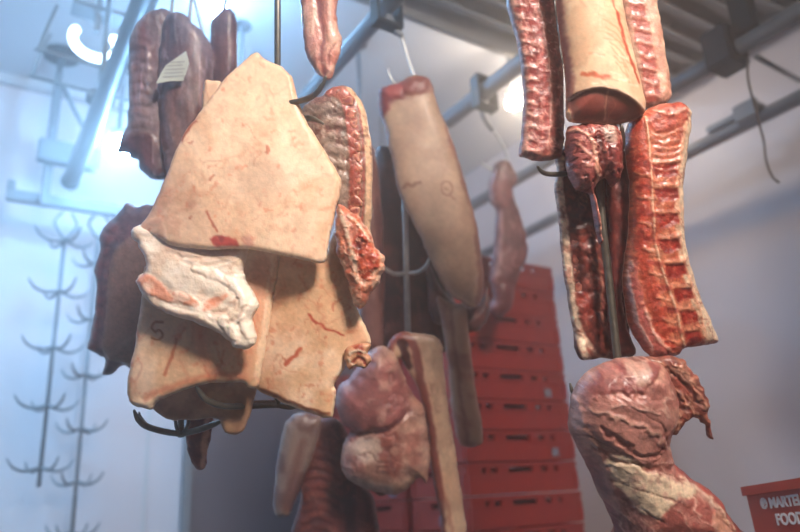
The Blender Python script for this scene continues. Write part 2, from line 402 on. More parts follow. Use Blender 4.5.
# caged ring lamp top left
rt = empty('ring_lamp', on(88, 78, 1, 2.7), 'glowing ring-shaped fluorescent lamp in a wire guard near the ceiling at upper left', 'lamp')
c = on(95, 42, 1, 2.7); M_LAMP = mat('lamp_tube', (1, 1, 1), emit=(.80, .90, 1), estr=7)
ring = [c+np.array([.085*math.cos(t), .03*math.sin(t), .095*math.sin(t)]) for t in np.linspace(math.radians(150), math.radians(395), 14)]
lt = MB().tube(ring, .018, 12, n=3).build('lamp_tube', M_LAMP, rt)
MB().tube([c+np.array([.11, .0, .0]), c+np.array([.19, .02, .0])], .022, 12, smooth=False).build('lamp_end', M_LAMP, lt)
MB().tube([(c[0], c[1], c[2]+.05), (c[0]+.02, c[1], ZC)], .014, 8).build('stem', M_RAIL, rt)
gz = c[2]-.17
for dy in (-.1, .1):
    MB().tube([(c[0]-.16, c[1]+dy, c[2]+.05), (c[0]-.2, c[1]+dy, gz+.02), (c[0]-.17, c[1]+dy, gz), (c[0]+.24, c[1]+dy, gz), (c[0]+.26, c[1]+dy, gz+.05), (c[0]+.24, c[1]+dy, c[2]+.1)], .008, 8, n=4).build('guard_wire', M_RAIL, rt)
MB().abox(c[0]-.10, c[0]+.18, c[1]-.05, c[1]+.05, c[2]+.13, c[2]+.15, .004).build('housing', M_RAIL, rt)

def bulk_lamp(p, r, estr, col, label):
    rt = empty('bulkhead_lamp', p, label, 'lamp')
    bm = bmesh.new(); bmesh.ops.create_uvsphere(bm, u_segments=24, v_segments=14, radius=r)
    bmesh.ops.scale(bm, vec=(1, 1, .8), verts=bm.verts); bmesh.ops.translate(bm, vec=Vector(p), verts=bm.verts)
    for f in bm.faces: f.smooth = True
    me = bpy.data.meshes.new('globe'); bm.to_mesh(me); bm.free()
    link('globe', me, rt, None, [mat('lamp_globe', (1, 1, 1), emit=col, estr=estr)])
    MB().cyl((p[0], p[1], p[2]+r*.75), (p[0], p[1], p[2]+r*.75+.04), r*.8, 20).build('cap', M_RAIL, rt)
    MB().cyl((p[0], p[1], p[2]+r*.75+.04), (p[0], p[1], ZC), .012, 8).build('stem', M_RAIL, rt)
bulk_lamp(on(118, 148, 1, 3.1), .055, 330, (.58, .80, 1), 'glaring white-blue lamp behind the lower tip of the tagged rib slab')
bulk_lamp(on(214, 6, 1, 2.6), .055, 330, (.58, .80, 1), 'glaring white-blue lamp at the top edge above the tagged rib slab')
bulk_lamp(on(514, 103, 1, 2.35), .045, 60, (1, .88, .72), 'small warm white lamp beside the left rib strip of the right cluster')

# trolley and S hook on rails
def trolley(px, py, x, label, hookpts, d, hp=None):
    c = on(px, py, 0, x); rt = empty('rail_trolley', c, label, 'trolley hook')
    y = c[1]
    fr_ = MB().abox(x-.048, x-.038, y-.025, y+.025, ZR-.08, ZR+.06, .003).abox(x+.038, x+.048, y-.025, y+.025, ZR-.08, ZR+.06, .003).abox(x-.038, x+.038, y-.022, y+.022, ZR-.078, ZR-.062, .003).build('frame', M_DARKP, rt)
    MB().cyl((x-.036, y, ZR+.055), (x+.036, y, ZR+.055), .02, 14).build('wheel', M_DARKP, fr_)
    P = [at(a, b, d) for a, b in hookpts]; P[0] = np.array([x, y, ZR-.075])
    MB().tube(P, .009, 10).build('swivel_arm', M_RAIL, rt)
    if hp: MB().tube([at(a, b, d) for a, b in hp], [.005, .005, .005, .003], 8).build('hook', M_STEEL, rt)
dC = float((on(484, 92, 0, 1.62)-CAM)@FWD)
trolley(484, 92, 1.62, 'dark trolley with bent arm on the rail above the small far cut', [(482, 92), (480, 100), (484, 118), (493, 131)], dC, [(494, 131), (504, 148), (507, 163), (500, 172), (484, 165), (481, 161)])
dD = float((on(388, 0, 0, 1.025)-CAM)@FWD)
trolley(386, 3, 1.025, 'trolley with bent arm on the rail above the central skin-on cut', [(386, 0), (388, 14), (396, 30), (402, 36)], dD, [(402, 37), (409, 62), (416, 84), (406, 92), (392, 80), (388, 68)])
c = on(640, 110, 0, 2.27)
# hanging bracket block at the top right
c = on(722, 45, 0, 2.27); rt = empty('rail_clamp', c, 'dark clamp bracket on the upper right rail below the slatted unit', 'bracket')
MB().abox(2.21, 2.33, c[1]-.06, c[1]+.05, 2.74, 2.90, .01).build('clamp', M_DARKP, rt)
MB().abox(2.245, 2.295, c[1]-.14, c[1]-.06, 2.84, 3.10, .006).build('arm', M_DARKP, rt)
MB().abox(2.16, 2.24, c[1]-.22, c[1]-.06, 3.1, 3.28, .01).build('motor_block', M_DARKP, rt)
c = on(750, 113, 0, 2.83); rt = empty('rail_joint', c, 'flat grey joint plate lying on the lower right rail', 'bracket')
MB().abox(2.80, 2.86, c[1]-.06, c[1]+.20, 2.832, 2.862, .004).build('plate', M_RAIL, rt)
MB().abox(2.78, 2.80, c[1]-.06, c[1]+.05, 2.80, 2.88, .004).build('lug', M_RAIL, rt)
dd = 1.9
cb = MB().tube([on(748, 55, 0, 2.34), at(748, 78, 2.35), at(755, 108, 2.35), at(763, 138, 2.35), at(766, 160, 2.35), at(772, 176, 2.35), at(779, 183, 2.35)], .004, 6).build('dangling_cable', M_CABLE, None, at(748, 60, 2.35)); tag(cb, 'thin grey cable dangling in front of the right white wall', 'cable')
dg = MB().tube([on(757, 57, 0, 2.27), on(800, 81, 0, 3.1)], .010, 8).build('stay_bar', M_RAIL, None, on(757, 57, 0, 2.27)); tag(dg, 'thin grey stay bar between the upper right rail and the wall', 'bar')

# ================================================================== CRATES
def crate_mesh(w, dp, h, seed):
    """open plastic crate: rim, ribs, hand slots; front face towards -Y, side towards -X"""
    b = MB(); t = .012; hs = h-.004
    b.abox(0, w, 0, dp, 0, .01)
    def wall(o, ex, n, L):
        o, ex, n = [np.array(q, float) for q in (o, ex, n)]; z = np.array([0, 0, 1.])
        def bx(a0, a1, z0, z1, d0=0., d1=t): b.box(o+ex*(a0+a1)/2+z*(z0+z1)/2+n*(d0+d1)/2, ex*(a1-a0)/2, n*(d1-d0)/2, z*(z1-z0)/2)
        bx(0, L, .01, hs*.68); bx(0, L, hs*.87, hs, -.006, t); bx(0, L, hs*.60, hs*.68, -.006, 0)
        slots = [(.12, .16), (.20, .26), (.36, .58), (.66, .72), (.78, .82)] if L > .45 else [(.28, .68)]
        a = 0
        for s0, s1 in slots: bx(a*L, s0*L, hs*.68, hs*.87); a = s1
        bx(a*L, L, hs*.68, hs*.87)
        bx(0, .02, .01, hs*.6, -.006, 0); bx(L-.02, L, .01, hs*.6, -.006, 0)
    wall((0, 0, 0), (1, 0, 0), (0, 1, 0), w); wall((0, t, 0), (0, 1, 0), (1, 0, 0), dp-2*t)
    wall((w, dp, 0), (-1, 0, 0), (0, -1, 0), w); wall((w, dp-t, 0), (0, -1, 0), (-1, 0, 0), dp-2*t)
    return b
ORD = ['topmost', 'second from top', 'third from top', 'fourth from top', 'fifth from top', 'sixth from top', 'seventh from top', 'eighth from top', 'ninth from top', 'tenth from top', 'eleventh from top', 'twelfth from top'] + ['%dth from top' % k for k in range(13, 30)]
CP = .1275
src = crate_mesh(.6, .41, .125, 1).build('plastic_crate', M_RED, None, (0, 0, 0)); used = False
in_ = MB().abox(.05, .55, .045, .36, .012, .1).build('slot_shade_box', M_SLOT, src)  # dark box inside each crate stands in for the shade behind its slots
def place_crate(x, y, z, label, mt=None, labels=(), rot=0):
    global used
    if not used: o = src; l = in_; used = True
    else:
        o = src.copy(); COL.objects.link(o); l = in_.copy(); COL.objects.link(l); l.parent = o
    o.location = (x, y, z); o.rotation_euler[2] = rot; tag(o, label, 'crate', 'red plastic crates stacked at the back')
    for side, a, zz, w, h in labels:
        q = MB()
        if side: q.abox(-.0085, -.0065, a, a+w, zz, zz+h)
        else: q.abox(a, a+w, -.0085, -.0065, zz, zz+h)
        lo = q.build('paper_label', M_LABEL); lo.parent = o
    return o
rs = random.Random(9)
ztop = 2.325
k = 0; z = ztop-CP
while z > 0:
    lb = []
    if k >= 3 and k not in (5,): lb = [(1, rs.uniform(.06, .22), .012, .05, .045)]
    if k in (4, 6): lb.append((0, .46, .015, .04, .035))
    nm = ORD[k]+' red crate of the front stack, right of the central meat' if z > 1.1 else 'red crate low in the front stack, out of sight below'
    o = place_crate(1.765+rs.uniform(-.004, .004), 2.28+rs.uniform(-.004, .004), z, nm, labels=lb)
    z -= CP; k += 1
base1 = z+CP
for j, (sx, sy, ct) in enumerate(((1.76, 2.74, ztop-2*CP), (1.74, 3.22, ztop-3*CP))):
    z = ct-CP; k = 0
    while z > 0:
        nm = ORD[k]+(' red crate of the second stack, behind the front stack' if j == 0 else ' red crate of the rearmost stack') if z > 1.1 else 'red crate low in a rear stack, out of sight below'
        place_crate(sx+rs.uniform(-.004, .004), sy+rs.uniform(-.004, .004), z, nm, labels=[(1, rs.uniform(.05, .3), .015, .05, .045)] if k % 2 else []); z -= CP; k += 1
pal = MB().abox(1.7, 2.42, 2.2, 3.70, 0, max(base1-.001, .012), 0).build('plastic_pallet', M_DARKP, None, (2, 2.9, 0)); tag(pal, 'low dark pallet under the red crate stacks', 'pallet')
# red crate at the lower right corner
A = at(742, 487, 1.65); Bp = at(842, 471, 1.35); e = Bp-A; e /= np.linalg.norm(e)
n = np.cross(e, [0, 0, 1.]); n /= np.linalg.norm(n)
if n@(A-CAM) < 0: n = -n     # away from the camera
upc = np.cross(n, e) if np.cross(n, e)[2] > 0 else -np.cross(n, e)
rt = empty('plastic_crate', A-upc*.2, 'large brick-red plastic crate with pale lettering at the lower right corner', 'crate')
W_, D_, H_ = .5, .36, .22
b = MB()
def bx(a0, a1, d0, d1, h0, h1): b.box(A+e*(a0+a1)/2+n*(d0+d1)/2-upc*(h0+h1)/2, e*(a1-a0)/2, n*(d1-d0)/2, upc*(h1-h0)/2)
bx(0, W_, .006, .016, .02, H_); bx(0, W_, D_-.016, D_-.006, .02, H_); bx(0, .01, .016, D_-.016, .02, H_); bx(W_-.01, W_, .016, D_-.016, .02, H_); bx(0, W_, .006, D_-.006, H_, H_+.01)
b.build('body', M_REDD, rt)
b = MB(); bx(-.004, W_+.004, -.002, .012, 0, .0199); bx(-.004, W_+.004, D_-.012, D_+.002, 0, .0199); bx(-.004, .012, .012, D_-.012, 0, .0199); bx(W_-.012, W_+.004, .012, D_-.012, 0, .0199)
b.build('rim', M_REDD, rt)
def lettering(body, a, h, size, bold=0):
    cu = bpy.data.curves.new('lettering', 'FONT'); cu.body = body; cu.size = size; cu.extrude = .0006; cu.offset = bold
    to = bpy.data.objects.new('tmp', cu); COL.objects.link(to); bpy.context.view_layer.update()
    me = bpy.data.meshes.new_from_object(to.evaluated_get(bpy.context.evaluated_depsgraph_get())); bpy.data.objects.remove(to)
    M3 = Matrix(np.array([e, upc, -n]).T.tolist()).to_4x4(); M3.translation = Vector(A+e*a-upc*h+n*.0045); me.transform(M3)
    o = link('lettering', me, rt, None, [M_LETTER])
lettering('® MARTELLI', .048, .052, .030, .0012); lettering('FOOD', .088, .088, .032, .0012)
low = MB(); 
b = low; bx(.01, W_-.01, .01, D_-.01, H_+.011, H_+.06)
b.build('foot', M_REDD, rt)
zt = float((A-upc*(H_+.06))[2])-.06
cc = A+e*W_/2+n*D_/2
st = MB().abox(cc[0]-.2, cc[0]+.2, cc[1]-.25, cc[1]+.25, .02, max(zt+.03, .1), .01).build('plinth_cabinet', M_RAIL, None, (cc[0], cc[1], 0)); tag(st, 'steel cabinet under the lettered red crate, below the picture edge', 'cabinet')
for i_ in (-1, 1):
    for j_ in (-1, 1): MB().abox(cc[0]+i_*.16-.02, cc[0]+i_*.16+.02, cc[1]+j_*.2-.02, cc[1]+j_*.2+.02, 0, .0199).build('foot', M_DARKP, st)
# ================================================================== MEAT, FOREGROUND CLUSTER
DF = 1.25
# 1 big rind sheet on top
p = Piece([(256,52.5),(266,60),(280,66),(292,77),(297,96),(306,120),(322,147),(341,180),(336,208),(330,236),(325,262),(308,261),(289,257),(268,252),(249,249),(231,248.5),(210,250),(189,248),(172,246),(163,241),(154,236),(142,235),(133,236),(139,227),(150,212),(162,186),(174,156),(184,134),(201,111),(215,92),(227,76),(241,64)],
          DF, 1.4, T=.009, Tb=.008, r=6, g=(0, -.03), curve=(.035, .012), jag=.5, c=SKIN, c2=SKINP, cs=55, seed=2, fold=.006)
p.mottle((.82,.62,.47), 40, .5, .75, .45, 3).mottle((.78,.52,.40), 16, .6, .8, .35, 5)
p.region([(215,80),(240,66),(270,78),(290,110),(280,140),(240,130)], (.90,.76,.64), .5, soft=30)
p.region([(230,165),(270,160),(290,180),(270,200),(235,195)], (.80,.68,.60), .45, soft=26)
p.stroke([(165,205),(190,193),(215,196)], 5, (.80,.55,.42), .35, soft=8).stroke([(150,216),(185,178)], 5, (.78,.52,.40), .35, soft=8).stroke([(158,222),(196,205)], 4, (.78,.52,.42), .35, soft=6)
p.stroke([(135,236),(147,226),(161,222),(164,240)], 4, (.80,.58,.48), .5, h=.002, soft=4)
p.stroke([(209,212),(213,224),(218,232)], 2.5, (.66,.26,.18), .7, soft=2).region([(212,238),(226,236),(238,242),(236,249),(218,248)], (.62,.16,.16), .85, soft=4)
p.region([(243,238),(253,237),(255,244),(246,246)], (.72,.45,.40), .6, soft=4).region([(216,236),(226,237),(222,242)], (.42,.16,.20), .6, soft=3)
p.stroke([(197,122),(188,132),(184,142)], 3, (.62,.24,.17), .8, soft=2).scratches(26, (.72,.38,.26), 1.3, 9, (20, 70), .45, 1).scratches(14, (.70,.36,.25), 1.2, 12, (-80,-30), .4, 2)
p.scratches(10, (.66,.28,.2), 2.2, 4, (0, 90), .6, 3).bumps(.0022, 30, 1).bumps(.0008, 8, 2)
p.stroke([(283,70),(292,82),(294,96)], 3, (.80,.55,.45), .5, h=.002, soft=4)
p.rim(2.6, (.95,.86,.76), .8, side=lambda x, y: (y > 225)*1.0)
p.veins((.80,.55,.43), 34, .035, .35, seed=1).veins((.84,.62,.5), 14, .05, .3, seed=2, mask=.55).grain(.05, 3).grain(.05, 1.6, 4).mottle((.84,.50,.38), 7, .66, .8, .5, 12)
p.build('pork_belly', M_SKIN, 'large pale rind-on pork sheet draped on top of the front left cluster', 'meat', back=FATW)
# small flap behind the apex
p = Piece([(205,81),(213,80),(221,82),(219,94),(212,104),(204,110),(202,98)], DF+.05, 1.6, T=.006, r=5, c=(.88,.76,.66), c2=SKIN, seed=5)
p.stroke([(206,84),(210,104)], 2, (.75,.55,.45), .6, h=.001).build('pork_trim', M_SKIN, 'small pale skin flap poking out behind the top left edge of the big rind sheet', 'meat')
# 2 white fat flap
p = Piece([(140,225),(133,236),(138,243),(144,256),(147,268),(146,272),(139,275),(138,283),(141,291),(147,299),(158,308),(175,316),(197,323),(217,332),(230,341),(235,347),(247,348.5),(256,342),(255,331),(253,318),(259,306),(254,294),(247,281),(244,267),(248,252),(250,238),(200,225)],
          DF-.006, 1.2, T=.020, Tb=.006, r=10, g=(0, -.035), jag=1.0, c=(.93,.86,.79), c2=(.88,.77,.68), cs=22, seed=7, fold=.008, foldf=(40, 30))
p.region([(139,279),(149,273.5),(160,277),(170,285),(175,291),(192,294),(203,302),(197,307),(181,304),(166,300),(153,293),(143,286)], (.86,.56,.44), .9, h=.003, soft=3, warp=3, r=4)
p.region([(205,309),(209,302),(217,297),(230,293),(227,300),(216,307),(208,311)], (.84,.52,.40), .85, soft=3, warp=3)
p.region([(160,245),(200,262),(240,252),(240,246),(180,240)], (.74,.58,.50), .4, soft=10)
for q in ([(170,252),(195,258),(225,250),(240,252)], [(185,262),(205,266),(228,262)], [(190,250),(215,256),(235,247)]): p.stroke(q, 2.2, (.78,.66,.58), .5, h=-.003, soft=2)
p.stroke([(200,268),(220,276),(238,286),(246,300),(244,312),(236,322),(238,335)], 6, (.96,.91,.85), .7, h=.006, soft=4)
p.stroke([(226,318),(232,328),(236,340)], 8, (.96,.9,.84), .6, h=.006, soft=4).stroke([(244,318),(250,334)], 6, (.96,.9,.84), .6, h=.005, soft=3)
p.stroke([(215,312),(230,310),(240,298)], 3, (.76,.60,.52), .5, h=-.005, soft=2).stroke([(232,322),(240,316),(248,306)], 2.5, (.74,.58,.5), .5, h=-.005, soft=2)
p.stroke([(150,303),(175,312),(200,318),(220,330)], 6, (.90,.76,.66), .6, h=.003, soft=4)
p.bumps(.004, 14, 3, an=(20,1.8)).bumps(.0012, 6, 4).mottle((.97,.93,.88), 9, .5, .7, .5, 4)
p.stroke([(166,280),(176,297)], 1.2, (.93,.8,.7), .7).stroke([(180,292),(184,303)], 1.2, (.93,.8,.7), .7)
p.bumps(.003, 16, 13, an=(25,2.2)).veins((.82,.70,.61), 16, .03, .45, h=-.0008, seed=3, an=(20,3)).grain(.04, 2.5)
p.build('fat_flap', M_FAT, 'crinkled white fat flap with pink meat patches below the big rind sheet', 'meat', back=FATW)
# 3 left lower rind sheet
p = Piece([(150,262),(143,290),(136,340),(130,366),(127,392),(131,403),(141,407.5),(152,409),(158,402),(168,397),(184,390),(205,384),(231,382),(244,383),(248,387.5),(256,388),(260,379),(265,350),(270.5,319),(274,293),(281,262),(277,246),(210,244)],
          DF+.022, 1.4, T=.011, Tb=.010, r=7, g=(.01, -.01), curve=(.022, .006), jag=.6, c=(.84,.69,.55), c2=SKINP, cs=45, seed=11, fold=.005)
p.mottle((.80,.58,.44), 30, .5, .75, .5, 3)
p.stroke([(179,338),(174,355),(166,374)], 2.6, (.66,.30,.18), .8, soft=2.5).stroke([(186,327),(181,340)], 2, (.72,.4,.26), .5, soft=2.5)
p.stroke([(148,396),(168,388),(190,380),(215,374),(245,376)], 6, (.78,.40,.28), .6, soft=8).stroke([(200,325),(204,350),(212,368)], 12, (.84,.52,.40), .55, soft=12)
p.stroke([(262,262),(258,300),(252,340),(246,372)], 16, (.82,.52,.40), .45, soft=14).stroke([(218,372),(236,352)], 3, (.9,.72,.62), .7, soft=3)
p.scratches(12, (.74,.34,.24), 1.6, 16, (-110,-60), .5, 4, (205,250,265,370)).scratches(10, (.72,.4,.28), 1.2, 8, (0,90), .4, 5)
p.stroke([(165,322),(158,321),(154,326),(157,331),(162,330),(165,335),(160,339),(154,337)], 2, (.60,.32,.16), .85, soft=1.4, warp=1)
p.rim(2.4, (.93,.82,.70), .85, side=lambda x, y: ((y > 378)|(x > 255))*1.0).bumps(.0018, 25, 1).bumps(.0006, 7, 2)
p.stroke([(274,258),(268,300),(262,345),(257,378)], 3, (.93,.80,.68), .8, soft=2, warp=3)
p.stroke([(135,400),(150,402),(160,394)], 3, (.92,.82,.7), .6, h=.002, soft=3)
p.veins((.78,.50,.38), 26, .04, .4, seed=1, an=(110,2)).grain(.06, 3).grain(.05, 1.6, 4).mottle((.80,.46,.34), 7, .64, .8, .5, 12)
p.build('pork_belly', M_SKIN, 'pale rind sheet with small brown round stamp, lower left of the front cluster', 'meat', back=(.80,.62,.52))
# 4 right lower rind sheet
p = Piece([(272,250),(268,290),(260,330),(254,360),(252,376),(257,389),(272,397),(284,403),(305,411),(328,418.5),(334,413),(336,393),(334,385),(341,374),(347,361),(356,350),(368,345),(370.5,340),(367,329),(357,309),(352,283),(347,246),(340,222),(330,240),(324,258),(300,256)],
          DF+.045, 1.4, T=.013, Tb=.012, r=8, g=(-.01, -.015), curve=(.03, .008), jag=.8, c=(.85,.68,.53), c2=SKINP, cs=45, seed=13, fold=.006)
p.mottle((.80,.57,.43), 28, .5, .72, .5, 3)
p.stroke([(309,313),(314,320),(328,328),(344,335)], 2, (.66,.18,.12), .9, soft=2).stroke([(287,363),(294,356),(302,348)], 3.4, (.72,.28,.18), .85, soft=2.5)
p.stroke([(300,275),(310,290)], 3, (.78,.46,.34), .5, soft=4).stroke([(285,258),(300,262),(318,266)], 14, (.74,.48,.36), .5, soft=14)  # wide stroke paints the shade under the top sheet into the rind
p.scratches(30, (.70,.28,.18), 1.4, 6, (30, 100), .6, 4).scratches(12, (.74,.40,.28), 1.2, 9, (-90,-20), .5, 8)
p.stroke([(262,388),(285,398),(305,406),(330,413)], 3, (.50,.26,.18), .8, soft=2)
p.stroke([(336,392),(338,376),(350,356),(362,346)], 6, FATW, .8, h=.003, soft=3).stroke([(343,378),(346,366),(356,356)], 2, (.6,.35,.22), .7, h=-.003)
p.rim(2.2, (.94,.83,.70), .8, side=lambda x, y: (x > 325)*1.0).bumps(.002, 25, 1).bumps(.0006, 7, 2)
p.veins((.76,.46,.34), 24, .04, .4, seed=1).grain(.06, 3).grain(.05, 1.6, 4).mottle((.78,.42,.30), 7, .62, .8, .5, 12)
p.build('pork_belly', M_SKIN, 'pale rind sheet with a thin red slash, lower right of the front cluster', 'meat', back=(.80,.62,.52))
# bit of torn meat on its right edge
p = Piece([(344,352),(352,346),(362,343),(370,344),(368,352),(372,358),(366,368),(356,366),(350,370),(346,362)], DF+.03, 1.1, T=.010, r=5, jag=1.2, c=(.80,.58,.44), c2=(.62,.26,.18), cs=9, seed=14)
p.stroke([(350,354),(358,350),(366,352)], 2.5, FATW, .9, h=.003).stroke([(352,362),(360,358),(366,364)], 3, (.50,.16,.10), .9, h=-.004).stroke([(348,358),(354,364),(362,366)], 2, FATW, .8, h=.002).bumps(.003, 6)
p.build('meat_trim', M_MEAT, 'small curled torn trim at the right corner of the lower right rind sheet', 'meat')
# 5 lower back rind
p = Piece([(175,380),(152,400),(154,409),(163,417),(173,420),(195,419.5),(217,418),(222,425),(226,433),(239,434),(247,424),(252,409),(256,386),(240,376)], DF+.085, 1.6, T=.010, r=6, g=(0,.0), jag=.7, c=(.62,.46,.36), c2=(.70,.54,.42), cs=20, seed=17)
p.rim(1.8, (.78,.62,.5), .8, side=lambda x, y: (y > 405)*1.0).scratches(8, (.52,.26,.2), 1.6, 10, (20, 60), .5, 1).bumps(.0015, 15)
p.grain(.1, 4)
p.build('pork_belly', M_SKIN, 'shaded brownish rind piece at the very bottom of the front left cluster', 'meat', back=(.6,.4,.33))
# 6 strip
p = Piece([(190,412),(187,430),(187,446),(190,458),(196,468),(203,469),(207,462),(208,450),(211,436),(213,418),(205,410)], DF+.16, 1.4, T=.011, r=8, jag=.9, c=(.50,.26,.22), c2=(.38,.15,.14), cs=12, seed=19)
p.stroke([(210,415),(206,440),(204,466)], 5, (.82,.62,.5), .8, soft=3).stroke([(190,420),(190,445)], 2, (.7,.45,.38), .5).bumps(.002, 9)
p.build('meat_strip', M_MEAT, 'short red strip dangling under the front left cluster by the lower hook', 'meat')
# 7 rib rack at right of sheet
p = Piece([(300,112),(312,100),(322,96),(329,89),(339,86),(351,88),(361,101),(368,122),(372,150),(372.5,195),(371,228),(366,240),(340,232),(332,200),(300,150)],
          DF+.075, 1.3, T=.016, Tb=.02, r=8, g=(.0,.0), curve=(.015,.01), jag=.8, c=(.48,.40,.36), c2=(.60,.50,.44), cs=14, seed=23)
p.mottle((.42,.24,.22), 10, .5, .65, .7, 4).bumps(.004, 12, 3)
for i, y in enumerate((112, 126, 140, 153, 166, 180)): p.stroke([(318+i*1.5,y+2),(330,y-3),(345,y)], 5, (.62,.52,.46), .55, h=.004, soft=4)
p.stroke([(330,92),(343,96),(350,110),(354,135),(356,170),(355,205),(352,228)], 12, (.62,.24,.18), .95, soft=3, h=.004, warp=1.5)
p.region([(322,94),(338,87),(352,92),(350,100),(336,98)], (.72,.42,.36), .8, soft=4, h=.003)
p.stroke([(350,90),(360,104),(366,125),(369,155),(369.5,195),(367,236)], 6.5, (.86,.70,.56), 1, soft=2, warp=1)
p.stroke([(347,92),(357,106),(362,126),(364,155),(364,195),(362,236)], 2, (.58,.22,.17), .9, soft=1.2, warp=1)
p.veins((.36,.20,.17), 9, .06, .6, h=-.002).veins((.76,.62,.55), 6, .05, .6, seed=4).grain(.2, 3)
rack = p.build('rib_rack', M_MEAT, 'rib rack standing up behind the right edge of the big rind sheet', 'meat', back=(.75,.6,.5))
for i in range(12):
    y = 102+i*11; x = float(np.interp(y, [92,110,135,170,205,236], [343,350,354,356,355,352]))
    w_ = 1+.25*math.sin(i*2.3)
    q = Piece([(x-5*w_,y-3),(x-1,y-5*w_),(x+5,y-4),(x+6*w_,y+1),(x+3,y+5.5),(x-4,y+4*w_)], DF+.064, 1.0, T=.0035, Tb=.004, r=4.5, jag=1.2, c=(.52,.20,.15), c2=(.74,.44,.36), cs=4, seed=40+i)
    q.rim(1.3, (.80,.62,.50), .8).grain(.2, 2).build('rib_end', M_MEAT, parent=rack)
# 8 knuckle lump
p = Piece([(338,206),(345,207),(352,212),(360,219),(369,230),(376,247),(384,257),(385,268),(381,276),(376,288),(370,296),(364,306),(357,308),(352,298),(348,283),(342,266),(337,252),(335,230)], DF+.015, 1.1, T=.020, Tb=.025, r=13, jag=1.3, c=(.84,.68,.58), c2=(.72,.42,.34), cs=14, seed=29)
p.region([(356,236),(364,232),(372,244),(379,256),(378,270),(370,280),(362,276),(360,262),(354,250)], (.62,.18,.10), .95, soft=4, warp=5, h=.003)
p.mottle((.78,.36,.24), 7, .52, .64, .6, 7, h=.002).region([(356,240),(362,237),(366,243),(363,250),(357,249)], (.36,.07,.05), .9, h=-.006, soft=3, warp=2).region([(352,262),(358,262),(358,270),(353,270)], (.40,.10,.07), .8, h=-.004, soft=3)
p.stroke([(341,212),(347,228),(352,250),(358,280)], 4, FATW, .9, h=.004, soft=3).stroke([(350,216),(362,228),(370,240)], 3, FATW, .8, h=.003).stroke([(366,290),(378,272),(383,262)], 3, (.86,.58,.46), .8, h=.003)
p.bumps(.006, 9, 2).bumps(.002, 4, 5)
p.veins((.90,.74,.64), 6, .06, .8, h=.0015).grain(.2, 2.5).mottle((.92,.50,.34), 4, .6, .72, .5, 14)
p.build('meat_knuckle', M_MEAT, 'ragged bright red knuckle with white fat at the right edge of the front left cluster', 'meat', back=(.5,.25,.2))
# 9 narrow cut top centre
p = Piece([(299,-30),(300,0),(302,25),(304,45),(308,60),(314,70),(319,75),(325,80),(331,79),(335,69),(340,53),(342,41),(339,30),(336.5,14),(337,-30)], DF+.12, 1.3, T=.016, Tb=.014, r=13, jag=.6, c=(.72,.46,.40), c2=(.82,.62,.54), cs=22, seed=31)
p.stroke([(319,-5),(320,18),(324,40),(322,60),(326,76)], 4, (.45,.20,.18), .8, h=-.006, soft=4).stroke([(308,10),(309,35),(313,58)], 8, (.80,.60,.54), .6, h=.003, soft=6).stroke([(331,5),(333,30),(335,45)], 6, (.84,.68,.58), .6, h=.003, soft=5)
p.stroke([(319,72),(326,79),(334,66)], 3, (.86,.72,.62), .6, h=.002).stroke([(340,42),(332,52),(328,70)], 2, (.45,.2,.18), .6, h=-.003).bumps(.002, 14)
p.veins((.88,.74,.66), 10, .05, .6, an=(88,3)).grain(.14, 4, an=(88,3)).grain(.1, 2)
p.build('meat_strip', M_MEAT, 'narrow pink cut hanging down into view at the top centre', 'meat')

# ================================================================== DARK LEFT GROUP (haze and cold backlight greyed into the meat colours)
DL = 1.75
GREY1 = (.50,.36,.36)
p = Piece([(129,56),(130,40),(136,25),(148,15),(160,10),(172,12),(181,20),(178,50),(176,90),(172,120),(170,150),(174,176),(162,179),(150,178),(141,170),(139,161),(128,154),(117,151),(119,144),(128,126),(129,90)],
          DL, 1.6, T=.024, Tb=.03, r=11, jag=1.3, c=(.42,.31,.33), c2=(.50,.41,.42), cs=26, seed=51, curve=(.03,.0))
p.mottle((.56,.46,.46), 9, .5, .64, .5, 5, an=(88, 5)).mottle((.42,.22,.22), 8, .55, .7, .6, 6, an=(88, 5)).bumps(.004, 8, 2, an=(88, 4)).bumps(.0025, 5, 3)
for i in range(9): p.stroke([(132,50+i*11),(142,47+i*11),(152,50+i*11)], 3.5, (.60,.44,.42), .4, h=.004, soft=4, seed=i)
p.region([(122,146),(140,136),(165,140),(172,176),(150,176),(138,160)], (.34,.17,.18), .8, h=.003, soft=8, warp=5)
p.veins((.66,.57,.58), 10, .07, .75, an=(86,6), h=.0025).grain(.25, 6, an=(86,4)).grain(.15, 2.5)
p.build('rib_slab', M_MEAT, 'upper left dark rib slab, its left half, folded over a hook beside the paper tag', 'meat', back=(.3,.2,.2))
p = Piece([(165,22),(172,14),(183,14),(194,24),(205,34),(211,45),(213,80),(208,104),(200,128),(190,150),(180,174),(168,178),(163,150),(160,120),(158,90),(160,50)],
          DL-.03, 1.6, T=.024, Tb=.03, r=10, jag=1.1, c=(.40,.29,.31), c2=(.50,.39,.40), cs=22, seed=53, curve=(.03,0))
p.stroke([(172,26),(170,50),(166,84),(162,118),(170,150)], 3, (.28,.12,.13), .7, h=-.006, soft=4).region([(168,24),(178,20),(180,36),(172,42)], (.32,.15,.16), .8, soft=4, warp=4)
p.stroke([(178,88),(174,110),(180,140),(186,158)], 9, (.68,.48,.42), .6, h=.004, soft=6).stroke([(196,40),(200,80),(194,120)], 12, (.62,.46,.42), .5, soft=10)
p.mottle((.36,.18,.18), 9, .54, .7, .6, 6, an=(85, 4)).bumps(.004, 9, 2, an=(85, 3)).stroke([(160,90),(159,104),(158,120)], 1.4, (.85,.78,.76), .6)
p.veins((.66,.57,.58), 10, .07, .75, an=(86,6), h=.0025).grain(.25, 6, an=(86,4)).grain(.15, 2.5)
p.build('rib_slab', M_MEAT, 'upper left dark slab carrying the white paper tag', 'meat', back=(.3,.2,.2))
